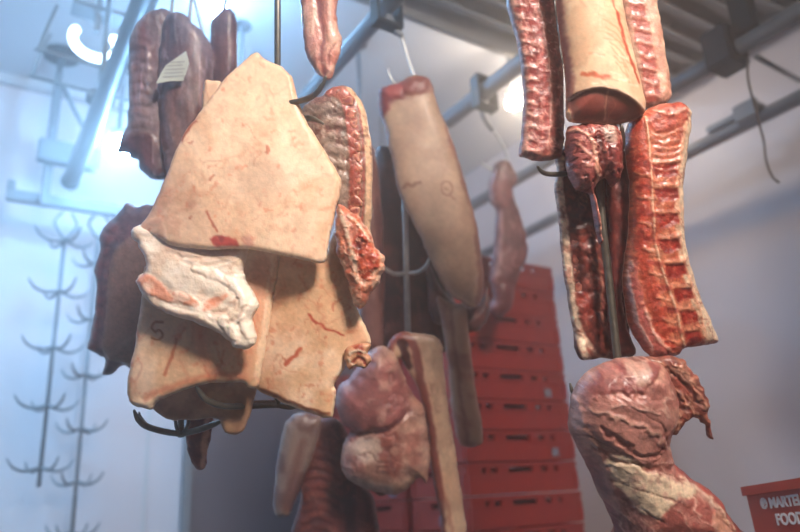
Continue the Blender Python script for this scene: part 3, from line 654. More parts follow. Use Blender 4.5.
p = Piece([(211,26),(216,14),(224,8),(233,12),(237,24),(237,46),(236,75),(225,90),(212,84),(210,56)], DL+.05, 1.8, T=.02, r=9, jag=1.1, c=(.44,.30,.32), c2=(.36,.22,.25), cs=14, seed=55)
p.stroke([(217,20),(218,50),(216,80)], 3, (.34,.16,.16), .7, h=-.004, soft=4).bumps(.003, 10)
p.veins((.66,.57,.58), 10, .07, .75, an=(86,6), h=.0025).grain(.25, 6, an=(86,4)).grain(.15, 2.5)
p.build('rib_slab', M_MEAT, 'narrow dark slab between the tagged slab and the steel rod', 'meat', back=(.3,.2,.2))
tg = MB(); P4 = [at(x, y, DL-.092+k) for x, y, k in ((186,51,.0),(189,64,-.004),(183,81,-.006),(170,82.5,-.004),(156,83.5,0),(166,65,.003))]
ex = P4[1]-P4[5]; nn = np.cross(ex/np.linalg.norm(ex), UPV); nn /= np.linalg.norm(nn)
o0 = at(170, 70, DL-.075); sc = (DL-.075)/F
tg.prism([((x-170)*sc, (70-y)*sc) for x, y in ((186,51),(188,58),(189,64),(186,73),(183,81),(170,81),(156,83.5),(161,73),(166,65),(176,58))], (o0, RIGHT, UPV, FWD), .0015)
tgo = tg.build('paper_tag', M_PAPER, None, at(186, 51, DL-.075)); tag(tgo, 'white paper tag fixed on the upper left dark slab', 'tag')
b = MB()
for i in range(5):
    yy = 62+i*3.6; x0_, x1_ = 168-(yy-62)*.35, 185-(i % 2)*2
    if i == 0: x0_ = 171
    b.box(at((x0_+x1_)/2, yy, DL-.0755)-FWD*.0006, RIGHT*(x1_-x0_)/2*sc+UPV*.0012, UPV*.0011, FWD*.0004)
b.build('print', M_INK, tgo)
p = Piece([(128,203),(138,206),(150,205),(170,214),(172,300),(168,362),(140,369),(133,369),(128,367),(120,367),(113,373),(103,374.5),(106,362),(104,357),(96,353),(88,349),(88,344),(91,335),(95,312),(98,288),(96,268),(101,250),(101,235),(108,223),(118,214)],
          DL-.1, 1.7, T=.028, Tb=.03, r=14, jag=.8, c=(.32,.18,.20), c2=(.40,.25,.27), cs=18, seed=57, curve=(.02,0))
p.region([(150,228),(134,238),(120,250),(113,275),(111,315),(107,350),(125,362),(175,364),(178,228)], (.50,.37,.31), .97, soft=2.5, warp=1.5, h=.006)
p.mottle((.52,.37,.30), 8, .5, .66, .3, 5, an=(-35, 4)); p.rim(2, (.62,.45,.38), .5)
for i in range(11):
    y = 226+i*12; x = float(np.interp(y, [226,250,290,350], [116,106,103,97])); p.stroke([(x-3,y),(x+3,y+2)], 8, (.50,.25,.25), .7, h=.006, soft=4, warp=2, seed=i)
p.stroke([(120,240),(109,262),(106,300),(102,350)], 2.4, (.30,.13,.14), .8, h=-.005, soft=2).bumps(.003, 10).bumps(.0015, 5, 8)
p.grain(.12, 5, an=(-40,4)).grain(.1, 2).veins((.62,.38,.36), 8, .05, .4)
p.build('pork_loin', M_MEAT, 'dark rib-edged loin with brown rind at left, behind the front cluster', 'meat', back=(.3,.2,.2))

# ================================================================== MIDDLE GROUP
DM = 2.0
# dark sides of meat behind the skin-on cut
p = Piece([(376,150),(386,146),(396,155),(410,190),(440,250),(455,300),(450,345),(436,352),(410,350),(385,348),(372,350),(370,300),(368,240),(370,190)], DM+.16, 2, T=.05, Tb=.04, r=26, jag=1, c=(.24,.11,.09), c2=(.34,.17,.14), cs=22, seed=61, curve=(.03,0))
p.stroke([(379,170),(377,230),(376,340)], 8, (.46,.27,.25), .7, h=.006, soft=6).mottle((.42,.22,.19), 12, .55, .7, .6, 4).bumps(.005, 14)
p.region([(372,152),(386,148),(394,160),(384,172),(374,170)], (.40,.26,.30), .8, soft=6)
p.veins((.50,.30,.26), 14, .05, .6, an=(80,2.5)).grain(.4, 12, an=(80,2)).grain(.2, 4)
p.build('hanging_carcass', M_MEAT, 'dark brown side of meat hanging behind the steel rod of the middle cluster', 'meat', back=(.2,.1,.1))
p = Piece([(362,148),(374,150),(380,190),(384,260),(384,340),(372,352),(362,340),(358,240)], DM+.05, 2, T=.03, r=14, jag=1, c=(.40,.24,.22), c2=(.50,.33,.30), cs=20, seed=62)
p.stroke([(378,200),(381,300)], 4, (.28,.13,.13), .7, h=-.004, soft=4).bumps(.003, 12)
p.build('meat_strip', M_MEAT, 'long dull brown strip between the rib rack and the middle steel rod', 'meat', back=(.3,.2,.2))
p = Piece([(427,262),(440,286),(452,300),(470,308),(482,300),(486,286),(490,300),(488,318),(478,330),(462,333),(446,326),(430,318)], DM+.09, 1.9, T=.035, r=16, jag=1, c=(.34,.17,.16), c2=(.50,.28,.25), cs=14, seed=63)
p.bumps(.005, 10).build('meat_chunk', M_MEAT, 'dark red lump under the bottom edge of the stamped skin-on cut', 'meat', back=(.2,.1,.1))
# skin-on stamped cut
p = Piece([(378,95),(382,88),(392,84),(400,82),(410,77),(420,76),(430,80),(434,92),(438,108),(446,124),(456,152),(468,192),(476,222),(481,255),(484,285),(480,304),(472,308),(460,301),(446,290),(438,275),(428,255),(418,232),(408,214),(401,198),(396,184),(394,168),(389,148),(386,130),(379,112)],
          DM, 1.5, T=.028, Tb=.03, r=16, g=(.03,-.02), curve=(.03,.0), jag=.7, c=(.69,.56,.47), c2=(.75,.63,.53), cs=40, seed=65)  # rind colour darkened to carry the weaker light on the middle group
p.region([(376,92),(384,86),(402,84),(414,80),(418,92),(406,99),(394,102),(388,112),(384,124),(378,112)], (.55,.18,.17), .95, h=.006, soft=3, warp=5)
p.region([(404,84),(418,76),(432,82),(432,92),(420,95),(410,98),(404,92)], (.66,.46,.40), .8, soft=4, warp=3, h=.006)
p.stroke([(448,128),(458,160),(470,200),(478,240),(481,280),(479,304)], 7, (.50,.30,.26), .85, soft=4, warp=3)
p.mottle((.82,.50,.45), 8, .52, .62, .0, 4).mottle((.66,.50,.42), 26, .5, .7, .4, 6)
p.stroke([(404,188),(408,185),(412,187),(416,184),(420,183)], 2.6, (.46,.28,.20), .75, soft=1.6, warp=1.5)
p.stroke([(441,186),(445,182),(450,185),(451,192),(447,197),(442,194),(441,188)], 1.6, (.52,.33,.25), .8, soft=1.2, warp=1).stroke([(444,189),(448,190)], 1.6, (.52,.33,.25), .7).stroke([(450,196),(454,200)], 1.4, (.5,.3,.22), .7)
p.stroke([(446,288),(460,298),(474,306)], 3, (.84,.72,.62), .7, soft=2).rim(1.8, (.62,.42,.36), .5).bumps(.002, 16)
p.region([(377,88),(392,82),(420,76),(432,84),(424,96),(400,102),(386,118),(379,108)], (.40,.12,.12), .5, soft=5, warp=8, seed=9).region([(384,90),(400,86),(404,94),(392,100)], (.66,.30,.27), .8, soft=3, warp=5, seed=12, h=.004).grain(.07, 12).grain(.06, 3).veins((.64,.46,.38), 24, .03, .35)
p.build('pork_loin', M_SKIN, 'rind-on cut with two brown ink stamps hanging from the middle S hook', 'meat', back=(.45,.22,.2))
p = Piece([(436,296),(452,304),(466,306),(470,340),(475,385),(481,420),(483,440),(476,447),(466,447),(458,440),(452,410),(448,370),(443,330)], DM+.05, 1.8, T=.022, r=13, jag=.7, c=(.72,.58,.49), c2=(.62,.44,.37), cs=20, seed=67)
p.stroke([(450,310),(456,360),(462,410),(468,442)], 3, (.46,.27,.24), .6, soft=4, h=-.002).bumps(.0025, 14)
p.build('meat_strip', M_FAT, 'long pale fatty strip hanging in front of the red crates', 'meat', back=(.5,.3,.27))
# arching flap with pale fat
p = Piece([(387,346),(392,337),(401,332),(412,333),(424,334),(436,337),(442,347),(443,362),(447,396),(452,430),(457,460),(462,498),(466,540),(444,540),(440,516),(434,486),(429,450),(426,420),(420,396),(413,380),(406,368),(401,358),(393,362)],
          DM-.12, 1.5, T=.018, Tb=.02, r=9, jag=.8, c=(.74,.60,.50), c2=(.80,.67,.56), cs=26, seed=69)
p.stroke([(388,348),(397,336),(408,337),(416,352),(420,380),(427,410),(432,445),(437,480),(442,530)], 9, (.46,.22,.20), .9, h=.003, soft=3, warp=2).region([(396,342),(404,339),(409,350),(412,368),(404,364),(400,354)], (.20,.08,.08), .9, soft=3, h=-.004)
p.stroke([(414,334),(430,337),(440,342)], 5, (.70,.54,.47), .6, h=.003, soft=3).stroke([(438,480),(446,500),(452,530)], 4, (.55,.30,.26), .5, soft=4).bumps(.0025, 10)
p.grain(.12, 6, an=(80,3)).grain(.08, 2.5).veins((.6,.42,.36), 12, .04, .5, an=(80,3))
p.build('rib_flap', M_FAT, 'arched pale rib flap draping down the right side of the round ham', 'meat', back=(.42,.2,.18))
# ham
p = Piece([(350,376),(362,360),(370,352),(380,346),(388,348),(396,356),(404,374),(413,394),(424,408),(428,428),(430,452),(429,470),(426,483),(420,478),(412,484),(404,491),(390,494),(374,491),(358,484),(343,473),(340,458),(344,441),(350,430),(342,422),(336,404),(338,388)],
          DM-.14, 1.5, T=.075, Tb=.06, r=42, jag=.8, c=(.64,.46,.40), c2=(.72,.56,.49), cs=26, seed=71)
p.region([(338,388),(350,374),(368,352),(384,348),(398,364),(410,394),(408,408),(390,424),(366,428),(348,440),(338,410)], (.54,.30,.29), .92, soft=4, warp=4, h=.018, r=22)
p.region([(352,350),(368,346),(388,350),(378,372),(358,372)], (.60,.40,.38), .7, soft=6, h=.006)
p.region([(356,440),(366,430),(384,436),(378,452),(362,458)], (.80,.70,.63), .7, soft=5, warp=5).region([(380,432),(396,424),(402,440),(400,466),(390,472),(384,455)], (.50,.25,.22), .8, soft=4, warp=5).region([(344,455),(356,450),(366,466),(352,476)], (.54,.30,.28), .6, soft=5, warp=5)
p.region([(402,430),(418,428),(422,455),(410,460)], (.58,.34,.3), .7, soft=5, warp=5).region([(356,470),(385,478),(420,468),(415,484),(380,492),(350,480)], (.68,.54,.45), .7, soft=6)
p.mottle((.78,.64,.56), 12, .55, .7, .5, 5).bumps(.003, 12).stroke([(350,431),(368,428),(390,422),(408,406)], 3, (.36,.16,.16), .7, h=-.01, soft=4)
p.veins((.78,.64,.58), 16, .04, .5).veins((.40,.22,.21), 20, .03, .5, seed=4, h=-.003).grain(.15, 8).grain(.12, 3)
p.build('pork_ham', M_MEAT, 'round purple-brown ham hanging at the lower middle, left of the arched flap', 'meat', back=(.4,.2,.2))
# lower left carcass piece
p = Piece([(284,428),(290,418),(299,413),(312,414),(321,418),(318,440),(308,470),(296,500),(290,514),(282,517),(275,513),(273,500),(276,470),(279,450)], DM-.05, 1.7, T=.03, r=16, jag=.7, c=(.54,.45,.41), c2=(.40,.28,.26), cs=20, seed=73)
p.stroke([(304,440),(296,470),(288,505)], 8, (.46,.30,.27), .7, soft=6).bumps(.003, 12)
p.build('meat_flap', M_MEAT, 'rounded pale-edged flap hanging at the left of the low dark rib side', 'meat', back=(.3,.2,.2))
p = Piece([(296,440),(304,424),(320,418),(338,420),(350,440),(362,480),(374,500),(372,545),(296,545),(300,500),(298,470)], DM-.02, 1.6, T=.03, r=16, jag=.8, c=(.32,.14,.13), c2=(.42,.20,.18), cs=18, seed=75)
for i in range(11): p.stroke([(304,446+i*10),(316,441+i*10),(330,444+i*10),(340,450+i*10)], 4.2, (.46,.24,.20), .7, h=.005, soft=4, warp=2, seed=i)
p.stroke([(338,424),(346,460),(350,500),(352,545)], 9, (.24,.09,.09), .8, h=-.004, soft=6).stroke([(360,480),(362,510),(364,545)], 8, (.5,.27,.24), .6, h=.004, soft=5).bumps(.003, 9)
p.grain(.3, 7).veins((.62,.4,.35), 9, .05, .6)
p.build('hanging_ribs', M_MEAT, 'dark red rib side hanging low between the front cluster and the round ham', 'meat', back=(.3,.12,.12))
# small far cut
DS = dC
p = Piece([(496,163),(503,160),(510,163),(515,172),(518,182),(513,192),(517,206),(521,220),(526,236),(527,258),(520,272),(516,285),(514,298),(508,312),(500,317),(493,315),(489,306),(492,296),(490,276),(493,250),(495,226),(496,212),(489,199),(488,185),(491,174)], DS, 1.5, T=.03, Tb=.03, r=13, jag=.8, c=(.42,.21,.21), c2=(.52,.32,.31), cs=12, seed=79)
p.region([(489,180),(500,172),(512,190),(505,206),(492,204)], (.60,.34,.33), .7, h=.008, soft=4, r=8).region([(492,292),(505,284),(512,296),(504,312),(492,312)], (.42,.18,.18), .7, h=.008, soft=4, r=8)
p.stroke([(501,212),(500,240),(497,275)], 4, (.76,.62,.60), .7, soft=3).stroke([(513,216),(518,250),(508,285)], 3, (.34,.14,.14), .6, soft=3, h=-.004).bumps(.004, 9)
p.grain(.2, 5, an=(85,2)).veins((.76,.60,.57), 8, .05, .6, an=(85,2))
p.build('meat_strip', M_MEAT, 'small knotted dark red cut hanging from the far rail before the crates', 'meat', back=(.3,.15,.15))
# far flap right of the middle (pale blue plastic side glimpsed near crates is skipped)

# ================================================================== RIGHT CLUSTER
DR = 1.35
# 22 left rib strip
p = Piece([(504,-40),(506,0),(515,34),(519,56),(522.5,83),(523,124),(519,154),(528,159),(541,161),(556,159),(562,155),(564,132),(563,75),(558,38),(554,0),(556,-40)], DR+.03, 1.3, T=.020, Tb=.03, r=9, jag=.8, c=(.54,.24,.22), c2=(.64,.36,.32), cs=12, seed=81, curve=(.02,0))
p.stroke([(508,-10),(518,34),(524,80),(527,125),(523,155)], 7, (.80,.60,.54), .9, soft=3, warp=1.5)
p.stroke([(524,-10),(535,30),(541,70),(543,110),(541,155)], 10, (.56,.22,.2), .7, soft=4, warp=2, h=.003)
for i in range(14):
    y = -6+i*12; x = float(np.interp(y, [-10,34,80,155], [518,528,533,533])); p.stroke([(x-7,y+2),(x+2,y+5)], 2.2, (.88,.72,.66), .75, h=.003, soft=1.6, warp=2, seed=i)
    p.stroke([(x-5,y+7),(x+2,y+9)], 6.5, (.52,.18,.17), .7, h=-.0015, soft=3, warp=2.5, seed=i+20)
p.stroke([(534,-10),(541,28),(547,70),(549,115),(546,150)], 1.8, (.86,.70,.64), .7, soft=1.4, h=.003).stroke([(545,0),(554,60),(557,110),(555,152)], 7, (.50,.18,.19), .7, soft=5)
p.mottle((.84,.62,.56), 5, .56, .68, .6, 8).stroke([(520,155),(540,158),(560,154)], 4, (.74,.48,.42), .7, soft=3).bumps(.0035, 7).bumps(.0015, 3.5, 6)
p.veins((.88,.70,.64), 6, .05, .75, h=.001).grain(.25, 4).grain(.2, 2)
p.build('rib_strip', M_MEAT, 'long rib strip at the left of the right cluster, cut off at the top edge', 'meat', back=(.7,.55,.45))
# 24 right back rib
p = Piece([(612,-40),(618,0),(630,60),(638,100),(650,108),(662,106),(671,97),(669,76),(665,52),(660,19),(656,-5),(653,-40)], DR+.06, 1.4, T=.018, Tb=.025, r=10, jag=.8, c=(.86,.70,.60), c2=(.76,.54,.46), cs=16, seed=83)
p.stroke([(630,-10),(638,30),(645,65),(650,98)], 15, (.62,.24,.2), .85, soft=4, warp=3)
for i in range(9): 
    y = -8+i*13; x = float(np.interp(y, [-10,65,100], [630,645,650])); p.stroke([(x-8,y),(x+8,y+3)], 3, (.84,.62,.54), .7, h=.003, soft=2, warp=3, seed=i)
p.veins((.88,.70,.64), 8, .05, .7).grain(.2, 4).grain(.12, 2)
p.bumps(.003, 9).build('rib_strip', M_MEAT, 'rib strip with pale fat edge behind the thick rind-on roll', 'meat', back=(.7,.55,.45))
# 23 central roll with rind and cut face
p = Piece([(553,-40),(556,0),(560,36),(565,70),(566,100),(566,116),(572,122),(585,124),(600,125),(614,125),(630,121),(640,117),(644,112),(644,101),(638,76),(629,38),(621,0),(614,-40)], DR-.03, 1.2, T=.048, Tb=.045, r=36, jag=.4, c=(.88,.75,.62), c2=(.84,.68,.55), cs=30, seed=85, curve=(0,0))
p.stroke([(557,-10),(562,40),(567,75),(569,110)], 5, (.62,.36,.33), .8, soft=4, warp=3)
p.stroke([(611,20),(618,45),(626,66),(634,86)], 3, (.64,.20,.13), .85, soft=2.5).stroke([(606,8),(613,26)], 1.6, (.66,.26,.18), .7)
for i in range(7): p.stroke([(596+i*2,28+i*7),(608+i*2,34+i*8),(622,48+i*7)], 1.4, (.80,.42,.30), .5, soft=2, seed=i)
p.stroke([(577,78),(590,81),(602,84)], 4, (.72,.30,.18), .8, soft=3, warp=3).scratches(16, (.78,.44,.32), 1.2, 12, (-40, 10), .5, 2, (570,10,630,90)).scratches(12, (.95,.88,.8), 1.6, 9, (-30, 0), .6, 3, (585,40,635,90))
p.region([(566,104),(570,98),(580,95),(596,94),(612,98),(628,106),(642,116),(632,121),(612,125),(594,124),(572,121)], (.44,.25,.21), .97, h=-.012, soft=1.8, warp=.8, r=5)
p.region([(574,104),(588,99),(600,104),(596,116),(578,116)], (.56,.26,.22), .8, soft=3, warp=3).region([(606,104),(622,110),(618,119),(604,118)], (.50,.23,.20), .8, soft=3, warp=3)
p.stroke([(601,97),(600,110),(602,122)], 1.6, (.72,.52,.44), .7).stroke([(568,101),(582,94),(600,93),(620,99),(643,113)], 2, (.88,.76,.66), .9, soft=1.2, warp=.6)
p.veins((.76,.50,.38), 22, .03, .35).grain(.05, 3).grain(.05, 1.5)
p.bumps(.0012, 20).build('pork_loin', M_SKIN, 'thick rind-on roll with round cut face, top centre of the right cluster', 'meat', back=SKIN)
# 26 inner left rib plate with cavity
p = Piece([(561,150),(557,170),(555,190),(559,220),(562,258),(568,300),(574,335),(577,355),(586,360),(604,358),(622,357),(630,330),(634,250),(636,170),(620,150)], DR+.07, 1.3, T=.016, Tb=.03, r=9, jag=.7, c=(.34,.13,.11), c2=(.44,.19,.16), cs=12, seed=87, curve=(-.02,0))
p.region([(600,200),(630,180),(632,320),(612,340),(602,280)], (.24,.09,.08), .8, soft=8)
for i in range(8): p.stroke([(574+i,200+i*18),(590,192+i*18),(608,200+i*18),(622,212+i*18)], 7, (.48,.22,.18), .55, h=.005, soft=6, warp=6, seed=i*3)
p.stroke([(559,160),(558,190),(563,225),(566,262),(573,305),(580,345),(586,358)], 7.5, (.90,.78,.68), 1, soft=2, warp=1.2)
p.stroke([(572,300),(578,325),(588,340),(600,352)], 12, (.90,.78,.68), .8, soft=4, warp=3).region([(574,292),(586,296),(596,322),(606,350),(598,354),(586,338),(577,316)], (.50,.19,.15), .9, h=.005, soft=3, warp=2)
p.stroke([(590,262),(600,280),(598,310),(610,340)], 3, (.72,.50,.42), .6, h=.004, soft=3).stroke([(588,250),(596,262),(606,268)], 7, (.48,.2,.17), .7, h=.006, soft=4)
p.mottle((.60,.32,.26), 7, .58, .7, .5, 3).bumps(.004, 8)
p.veins((.66,.42,.35), 9, .05, .7, an=(70,2), h=.002).grain(.35, 6).grain(.25, 2.5)
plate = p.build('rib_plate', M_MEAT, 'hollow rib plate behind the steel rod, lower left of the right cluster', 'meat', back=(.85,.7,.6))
for i in range(8):
    y = 186+i*14.5; x = float(np.interp(y, [186,225,262,300], [566,570,573,580]))
    q = Piece([(x-4,y-5),(x+1,y-7),(x+6,y-4),(x+6,y+2),(x+3,y+6),(x-2,y+5.5)], DR+.053, 1.0, T=.005, Tb=.006, r=5, jag=.7, c=(.62,.27,.21), c2=(.76,.46,.38), cs=5, seed=140+i)
    q.rim(1, (.80,.58,.48), .5).build('rib_end', M_MEAT, parent=plate)
# 25 big right rack of ribs
p = Piece([(643,112),(655,106),(668,103),(679,103),(687,109),(690.5,119),(688,140),(685,160),(682,188),(683,226),(688,262),(700,298),(708,318),(717,339),(711,344.5),(697,346),(682,348),(678,354),(667,357),(650,356),(640,345),(633,335),(627,314),(623,287),(624,262),(628,240),(630,198),(627,160),(625.5,134),(630,118)],
          DR-.02, 1.2, T=.026, Tb=.03, r=11, jag=.8, c=(.68,.32,.22), c2=(.76,.44,.32), cs=16, seed=89, curve=(.03,.01), g=(.03,0))
p.stroke([(688,112),(684,150),(679,190),(681,230),(686,266),(699,305),(713,340)], 15, (.90,.78,.66), 1, soft=4, warp=1.5, w2=24)
p.stroke([(681,112),(677,150),(672,190),(674,230),(678,262),(690,300),(700,332)], 3, (.84,.62,.5), .9, h=.003, soft=2)
p.region([(644,114),(660,107),(678,106),(684,114),(676,128),(660,134),(646,130)], (.70,.32,.26), .85, soft=4, warp=4, h=.004)
p.stroke([(650,112),(664,118),(680,112)], 3, (.88,.70,.62), .7, h=.003, soft=2)
p.stroke([(632,124),(636,160),(638,200),(637,240),(642,275),(650,305),(662,345)], 13, (.66,.22,.14), .85, soft=5, warp=2, h=.004)
p.stroke([(641,120),(645,160),(648,205),(650,240),(657,270),(668,300),(679,345)], 2, (.90,.72,.6), .95, h=.005, soft=1.4, warp=1)
for i, y in enumerate((172,196,221,246,270,294,316,336)):
    x0_ = float(np.interp(y, [120,205,240,270,300,345], [643,650,652,660,670,681])); x1_ = x0_+25-i*1.2
    p.region([(x0_,y-6),(x1_-2,y-7),(x1_+1,y+3),(x1_-7,y+7),(x0_+4,y+8)], (.54,.12,.07), .95, h=-.003, soft=1.8, warp=1.6, sm=False, seed=i)
    p.stroke([(x0_,y-8),(x1_,y-9)], 3.2, (.84,.58,.46), .6, h=.0025, soft=2, warp=3, seed=i)
    p.stroke([(x0_-16,y+2),(x0_-3,y+6)], 2, (.84,.58,.46), .75, h=.003, soft=1.6, warp=2, seed=i+9)
    p.stroke([(x0_-14,y-8),(x0_-4,y-6)], 5, (.50,.12,.09), .7, soft=3, warp=2, seed=i+19)
for i in range(6): p.stroke([(650,136+i*7),(660,138+i*7),(674,134+i*7)], 1.6, (.86,.62,.52), .6, h=.002, soft=1.6, warp=3, seed=i)
p.region([(626,285),(632,260),(636,290),(645,320),(660,345),(664,356),(648,356),(634,338)], (.68,.34,.32), .85, soft=4, warp=4, h=.005)
p.stroke([(627,262),(627,290),(634,322),(650,352)], 3, (.90,.76,.72), .8, h=.004, soft=2, warp=3).stroke([(640,310),(652,335),(670,352)], 3, (.88,.72,.64), .7, h=.004, soft=2, warp=4)
p.mottle((.84,.56,.44), 5, .62, .72, .35, 8).bumps(.003, 7).bumps(.0015, 3.5, 6)
p.stroke([(680,348),(698,345),(714,341)], 4, (.66,.34,.24), .8, soft=2)
p.veins((.90,.66,.54), 6, .05, .45, h=.001, mask=.55).veins((.50,.12,.08), 9, .05, .6, seed=6).grain(.2, 4).grain(.16, 1.8)
p.build('rib_rack', M_MEAT, 'bright red rack of ribs with pale fat edge, right side of the right cluster', 'meat', back=SKIN)
# narrow inner strip between rod and rack
p = Piece([(606,160),(618,150),(628,158),(630,200),(628,240),(623,270),(622,300),(628,330),(636,352),(624,357),(612,352),(608,300),(610,240),(607,200)], DR+.035, 1.3, T=.016, r=9, jag=.9, c=(.36,.13,.11), c2=(.46,.20,.17), cs=10, seed=91)
p.stroke([(624,262),(622,300),(628,335)], 3, (.78,.56,.5), .6, soft=3, h=.003).bumps(.004, 8)
p.grain(.3, 4, an=(85,2))
p.build('meat_strip', M_MEAT, 'dark narrow strip between the steel rod and the bright rack of ribs', 'meat')
# 27 lump
p = Piece([(568,128),(580,124),(600,122),(616,126),(622,140),(622,160),(620,178),(612,186),(604,178),(596,186),(594,196),(599,215),(602,240),(599,244),(595,226),(591,206),(588,194),(577,191),(569,178),(565,158),(565,142)], DR-.015, 1.1, T=.034, Tb=.03, r=18, jag=1, c=(.52,.22,.20), c2=(.64,.34,.30), cs=14, seed=93)
p.region([(569,130),(580,128),(590,142),(598,160),(592,180),(578,188),(570,172)], (.62,.32,.30), .7, h=.008, soft=4, warp=4, r=8).stroke([(568,132),(582,138),(590,158),(594,178),(597,205),(601,238)], 4, (.84,.62,.52), .9, h=.004, soft=2, warp=3)
p.region([(598,130),(610,128),(612,142),(602,146)], (.80,.70,.64), .8, soft=4, warp=3, h=.003).region([(603,150),(616,146),(620,168),(610,182)], (.46,.17,.16), .8, soft=4, warp=3, h=.006)
p.region([(590,140),(600,150),(604,172),(598,178)], (.30,.10,.09), .8, soft=4, warp=3, h=-.006).stroke([(572,146),(586,160),(596,172)], 2.5, (.84,.6,.5), .7, h=.003).bumps(.004, 8).bumps(.0015, 4, 6)
p.veins((.84,.62,.54), 8, .05, .7, h=.002).veins((.28,.08,.08), 10, .04, .7, seed=7, h=-.004).grain(.25, 4).grain(.15, 2)
p.build('meat_chunk', M_MEAT, 'knotted red lump with a thin dangling sinew below the round cut face', 'meat', back=(.4,.18,.16))
# 28 ham at the bottom
p = Piece([(582,378),(594,368),(612,360),(626,357),(645,357),(660,362),(668,376),(676,398),(676,420),(669,436),(668,448),(674,463),(690,477),(706,487),(717,497),(726,512),(735,524),(742,545),(622,545),(615,528),(607,510),(598,492),(587,466),(577,446),(569,427),(570,409),(573,394)],
          DR-.045, 1.3, T=.072, Tb=.07, r=42, jag=.7, c=(.64,.40,.36), c2=(.74,.54,.47), cs=26, seed=95, g=(0,.02))
p.region([(600,364),(628,358),(652,360),(648,372),(628,384),(600,388),(584,398),(578,388)], (.54,.28,.27), .85, soft=6, warp=5, h=.008, r=12)
p.region([(622,358),(636,358),(640,372),(628,380),(620,370)], (.80,.68,.60), .7, soft=5, warp=5)
p.region([(578,398),(600,388),(640,392),(664,412),(660,434),(640,452),(612,448),(590,432),(578,418)], (.70,.46,.42), .75, soft=6, warp=5, h=.010, r=14)
p.region([(596,452),(618,446),(640,462),(662,470),(684,482),(676,492),(660,492),(644,506),(628,496),(610,480)], (.90,.80,.68), .95, soft=5, warp=6, h=.005, r=8)
p.region([(648,500),(668,488),(690,492),(712,512),(728,545),(640,545),(636,520)], (.60,.30,.27), .85, soft=5, warp=6, h=.006, r=10)
p.region([(600,480),(620,492),(640,520),(636,545),(620,545),(608,515)], (.50,.27,.27), .8, soft=6, warp=5)
for i in range(16): p.stroke([(604+i*3.4,486+i*2.4),(614+i*3.4,506+i*2),(620+i*3,530)], 1.3, (.84,.64,.56), .55, soft=1.4, warp=4, seed=i)
p.stroke([(573,400),(576,424),(590,448),(602,478),(612,505)], 5, (.78,.60,.56), .8, h=.005, soft=4, warp=3).stroke([(582,404),(610,410),(640,424),(656,440)], 3, (.84,.68,.60), .7, h=.005, soft=3, warp=5)
p.stroke([(590,420),(612,436),(634,446),(655,440)], 3, (.46,.22,.20), .7, h=-.007, soft=3, warp=4).stroke([(586,440),(606,450),(640,458),(668,462)], 2.5, (.5,.26,.22), .6, h=-.006, soft=3, warp=4)
p.stroke([(668,450),(676,468),(700,486),(722,508),(735,535)], 6, (.60,.20,.15), .85, h=.004, soft=4, warp=4).stroke([(672,470),(694,486),(712,502),(724,522)], 3, (.90,.78,.68), .8, h=.006, soft=2, warp=5)
p.stroke([(600,400),(620,398),(645,404)], 2, (.84,.70,.64), .6, h=.003, warp=4).region([(700,500),(714,508),(722,526),(708,530),(698,516)], (.86,.68,.56), .6, soft=4, warp=6, h=.004)
p.mottle((.80,.58,.52), 7, .56, .7, .5, 5).bumps(.005, 14).bumps(.002, 6, 4, an=(40, 2))
p.veins((.88,.74,.66), 15, .035, .6, h=.0012, an=(30,2.6)).veins((.42,.20,.18), 22, .025, .5, seed=4, h=-.003, an=(25,2.4)).grain(.16, 7, an=(40,2)).grain(.10, 2.2)
ham = p.build('pork_ham', M_MEAT, 'big raw ham with white fat band hanging at the bottom of the right cluster', 'meat', back=(.75,.55,.48))
p = Piece([(640,360),(655,357),(677,357),(686,364),(693,374),(702,386),(706,396),(710,405),(707,414),(710,424),(713,437),(708,436),(703,422),(695,418),(686,423),(679,429),(672,436),(668,424),(662,404),(650,384)], DR-.07, 1.1, T=.014, Tb=.014, r=7, jag=1.5, c=(.50,.24,.19), c2=(.62,.38,.31), cs=10, seed=97)
for q in ([(646,362),(664,378),(680,400),(696,414)], [(655,359),(676,372),(694,392),(706,408)], [(652,374),(664,392),(674,414),(676,428)], [(670,362),(684,374),(696,388)]): p.stroke(q, 2.2, (.84,.64,.54), .7, h=.004, soft=2, warp=5)
for q in ([(650,366),(668,386),(684,410)], [(664,366),(682,384),(698,404)]): p.stroke(q, 3, (.30,.10,.08), .8, h=-.005, soft=2, warp=4)
p.veins((.80,.58,.48), 8, .05, .7, an=(55,3), h=.002).grain(.3, 4, an=(55,2))
p.bumps(.004, 7).build('torn_flap', M_MEAT, parent=ham)

# ================================================================== STEEL HOOKS
def hanger(name, top, label, rods, hooks, m_, group=None):
    rt = empty(name, top, label, 'meat hook', group)
    for P, r in rods: MB().tube(P, r, 12, smooth=len(P) > 2).build('rod', m_, rt)
    for P, r in hooks: MB().tube(P, [r, r, r, r*.9, r*.35], 10).build('hook', m_, rt)
    return rt
A_ = lambda L: [at(*q) for q in L]
hanger('meat_hanger', at(277, -20, DF+.03), 'steel rod hanger coming down from the top edge into the front left cluster',
       [(A_([(277.5,-330,DF+.05),(277.5,407,DF+.14)]), .0062)],
       [(A_([(277,104,DF+.08),(288,103,DF+.03),(300,101,DF+.02),(313,96,DF),(322,86,DF-.01),(326,76,DF-.015)]), .0055),
        (A_([(277,126,DF+.08),(290,121,DF+.03),(305,118,DF+.035),(314,119,DF+.03),(324,124,DF+.025)]), .0052),
        (A_([(277,405,DF+.14),(250,406,DF+.09),(224,406,DF+.05),(207,400,DF+.03),(199,391,DF+.02),(196,386,DF+.015)]), .0058),
        (A_([(277,402,DF+.14),(250,403,DF+.10),(232,402,DF+.12),(221,395,DF+.13),(215,386,DF+.13)]), .0052),
        (A_([(277,405,DF+.14),(290,407,DF+.14),(300,403,DF+.12),(308,392,DF+.13)]), .0055)], M_DSTEEL)
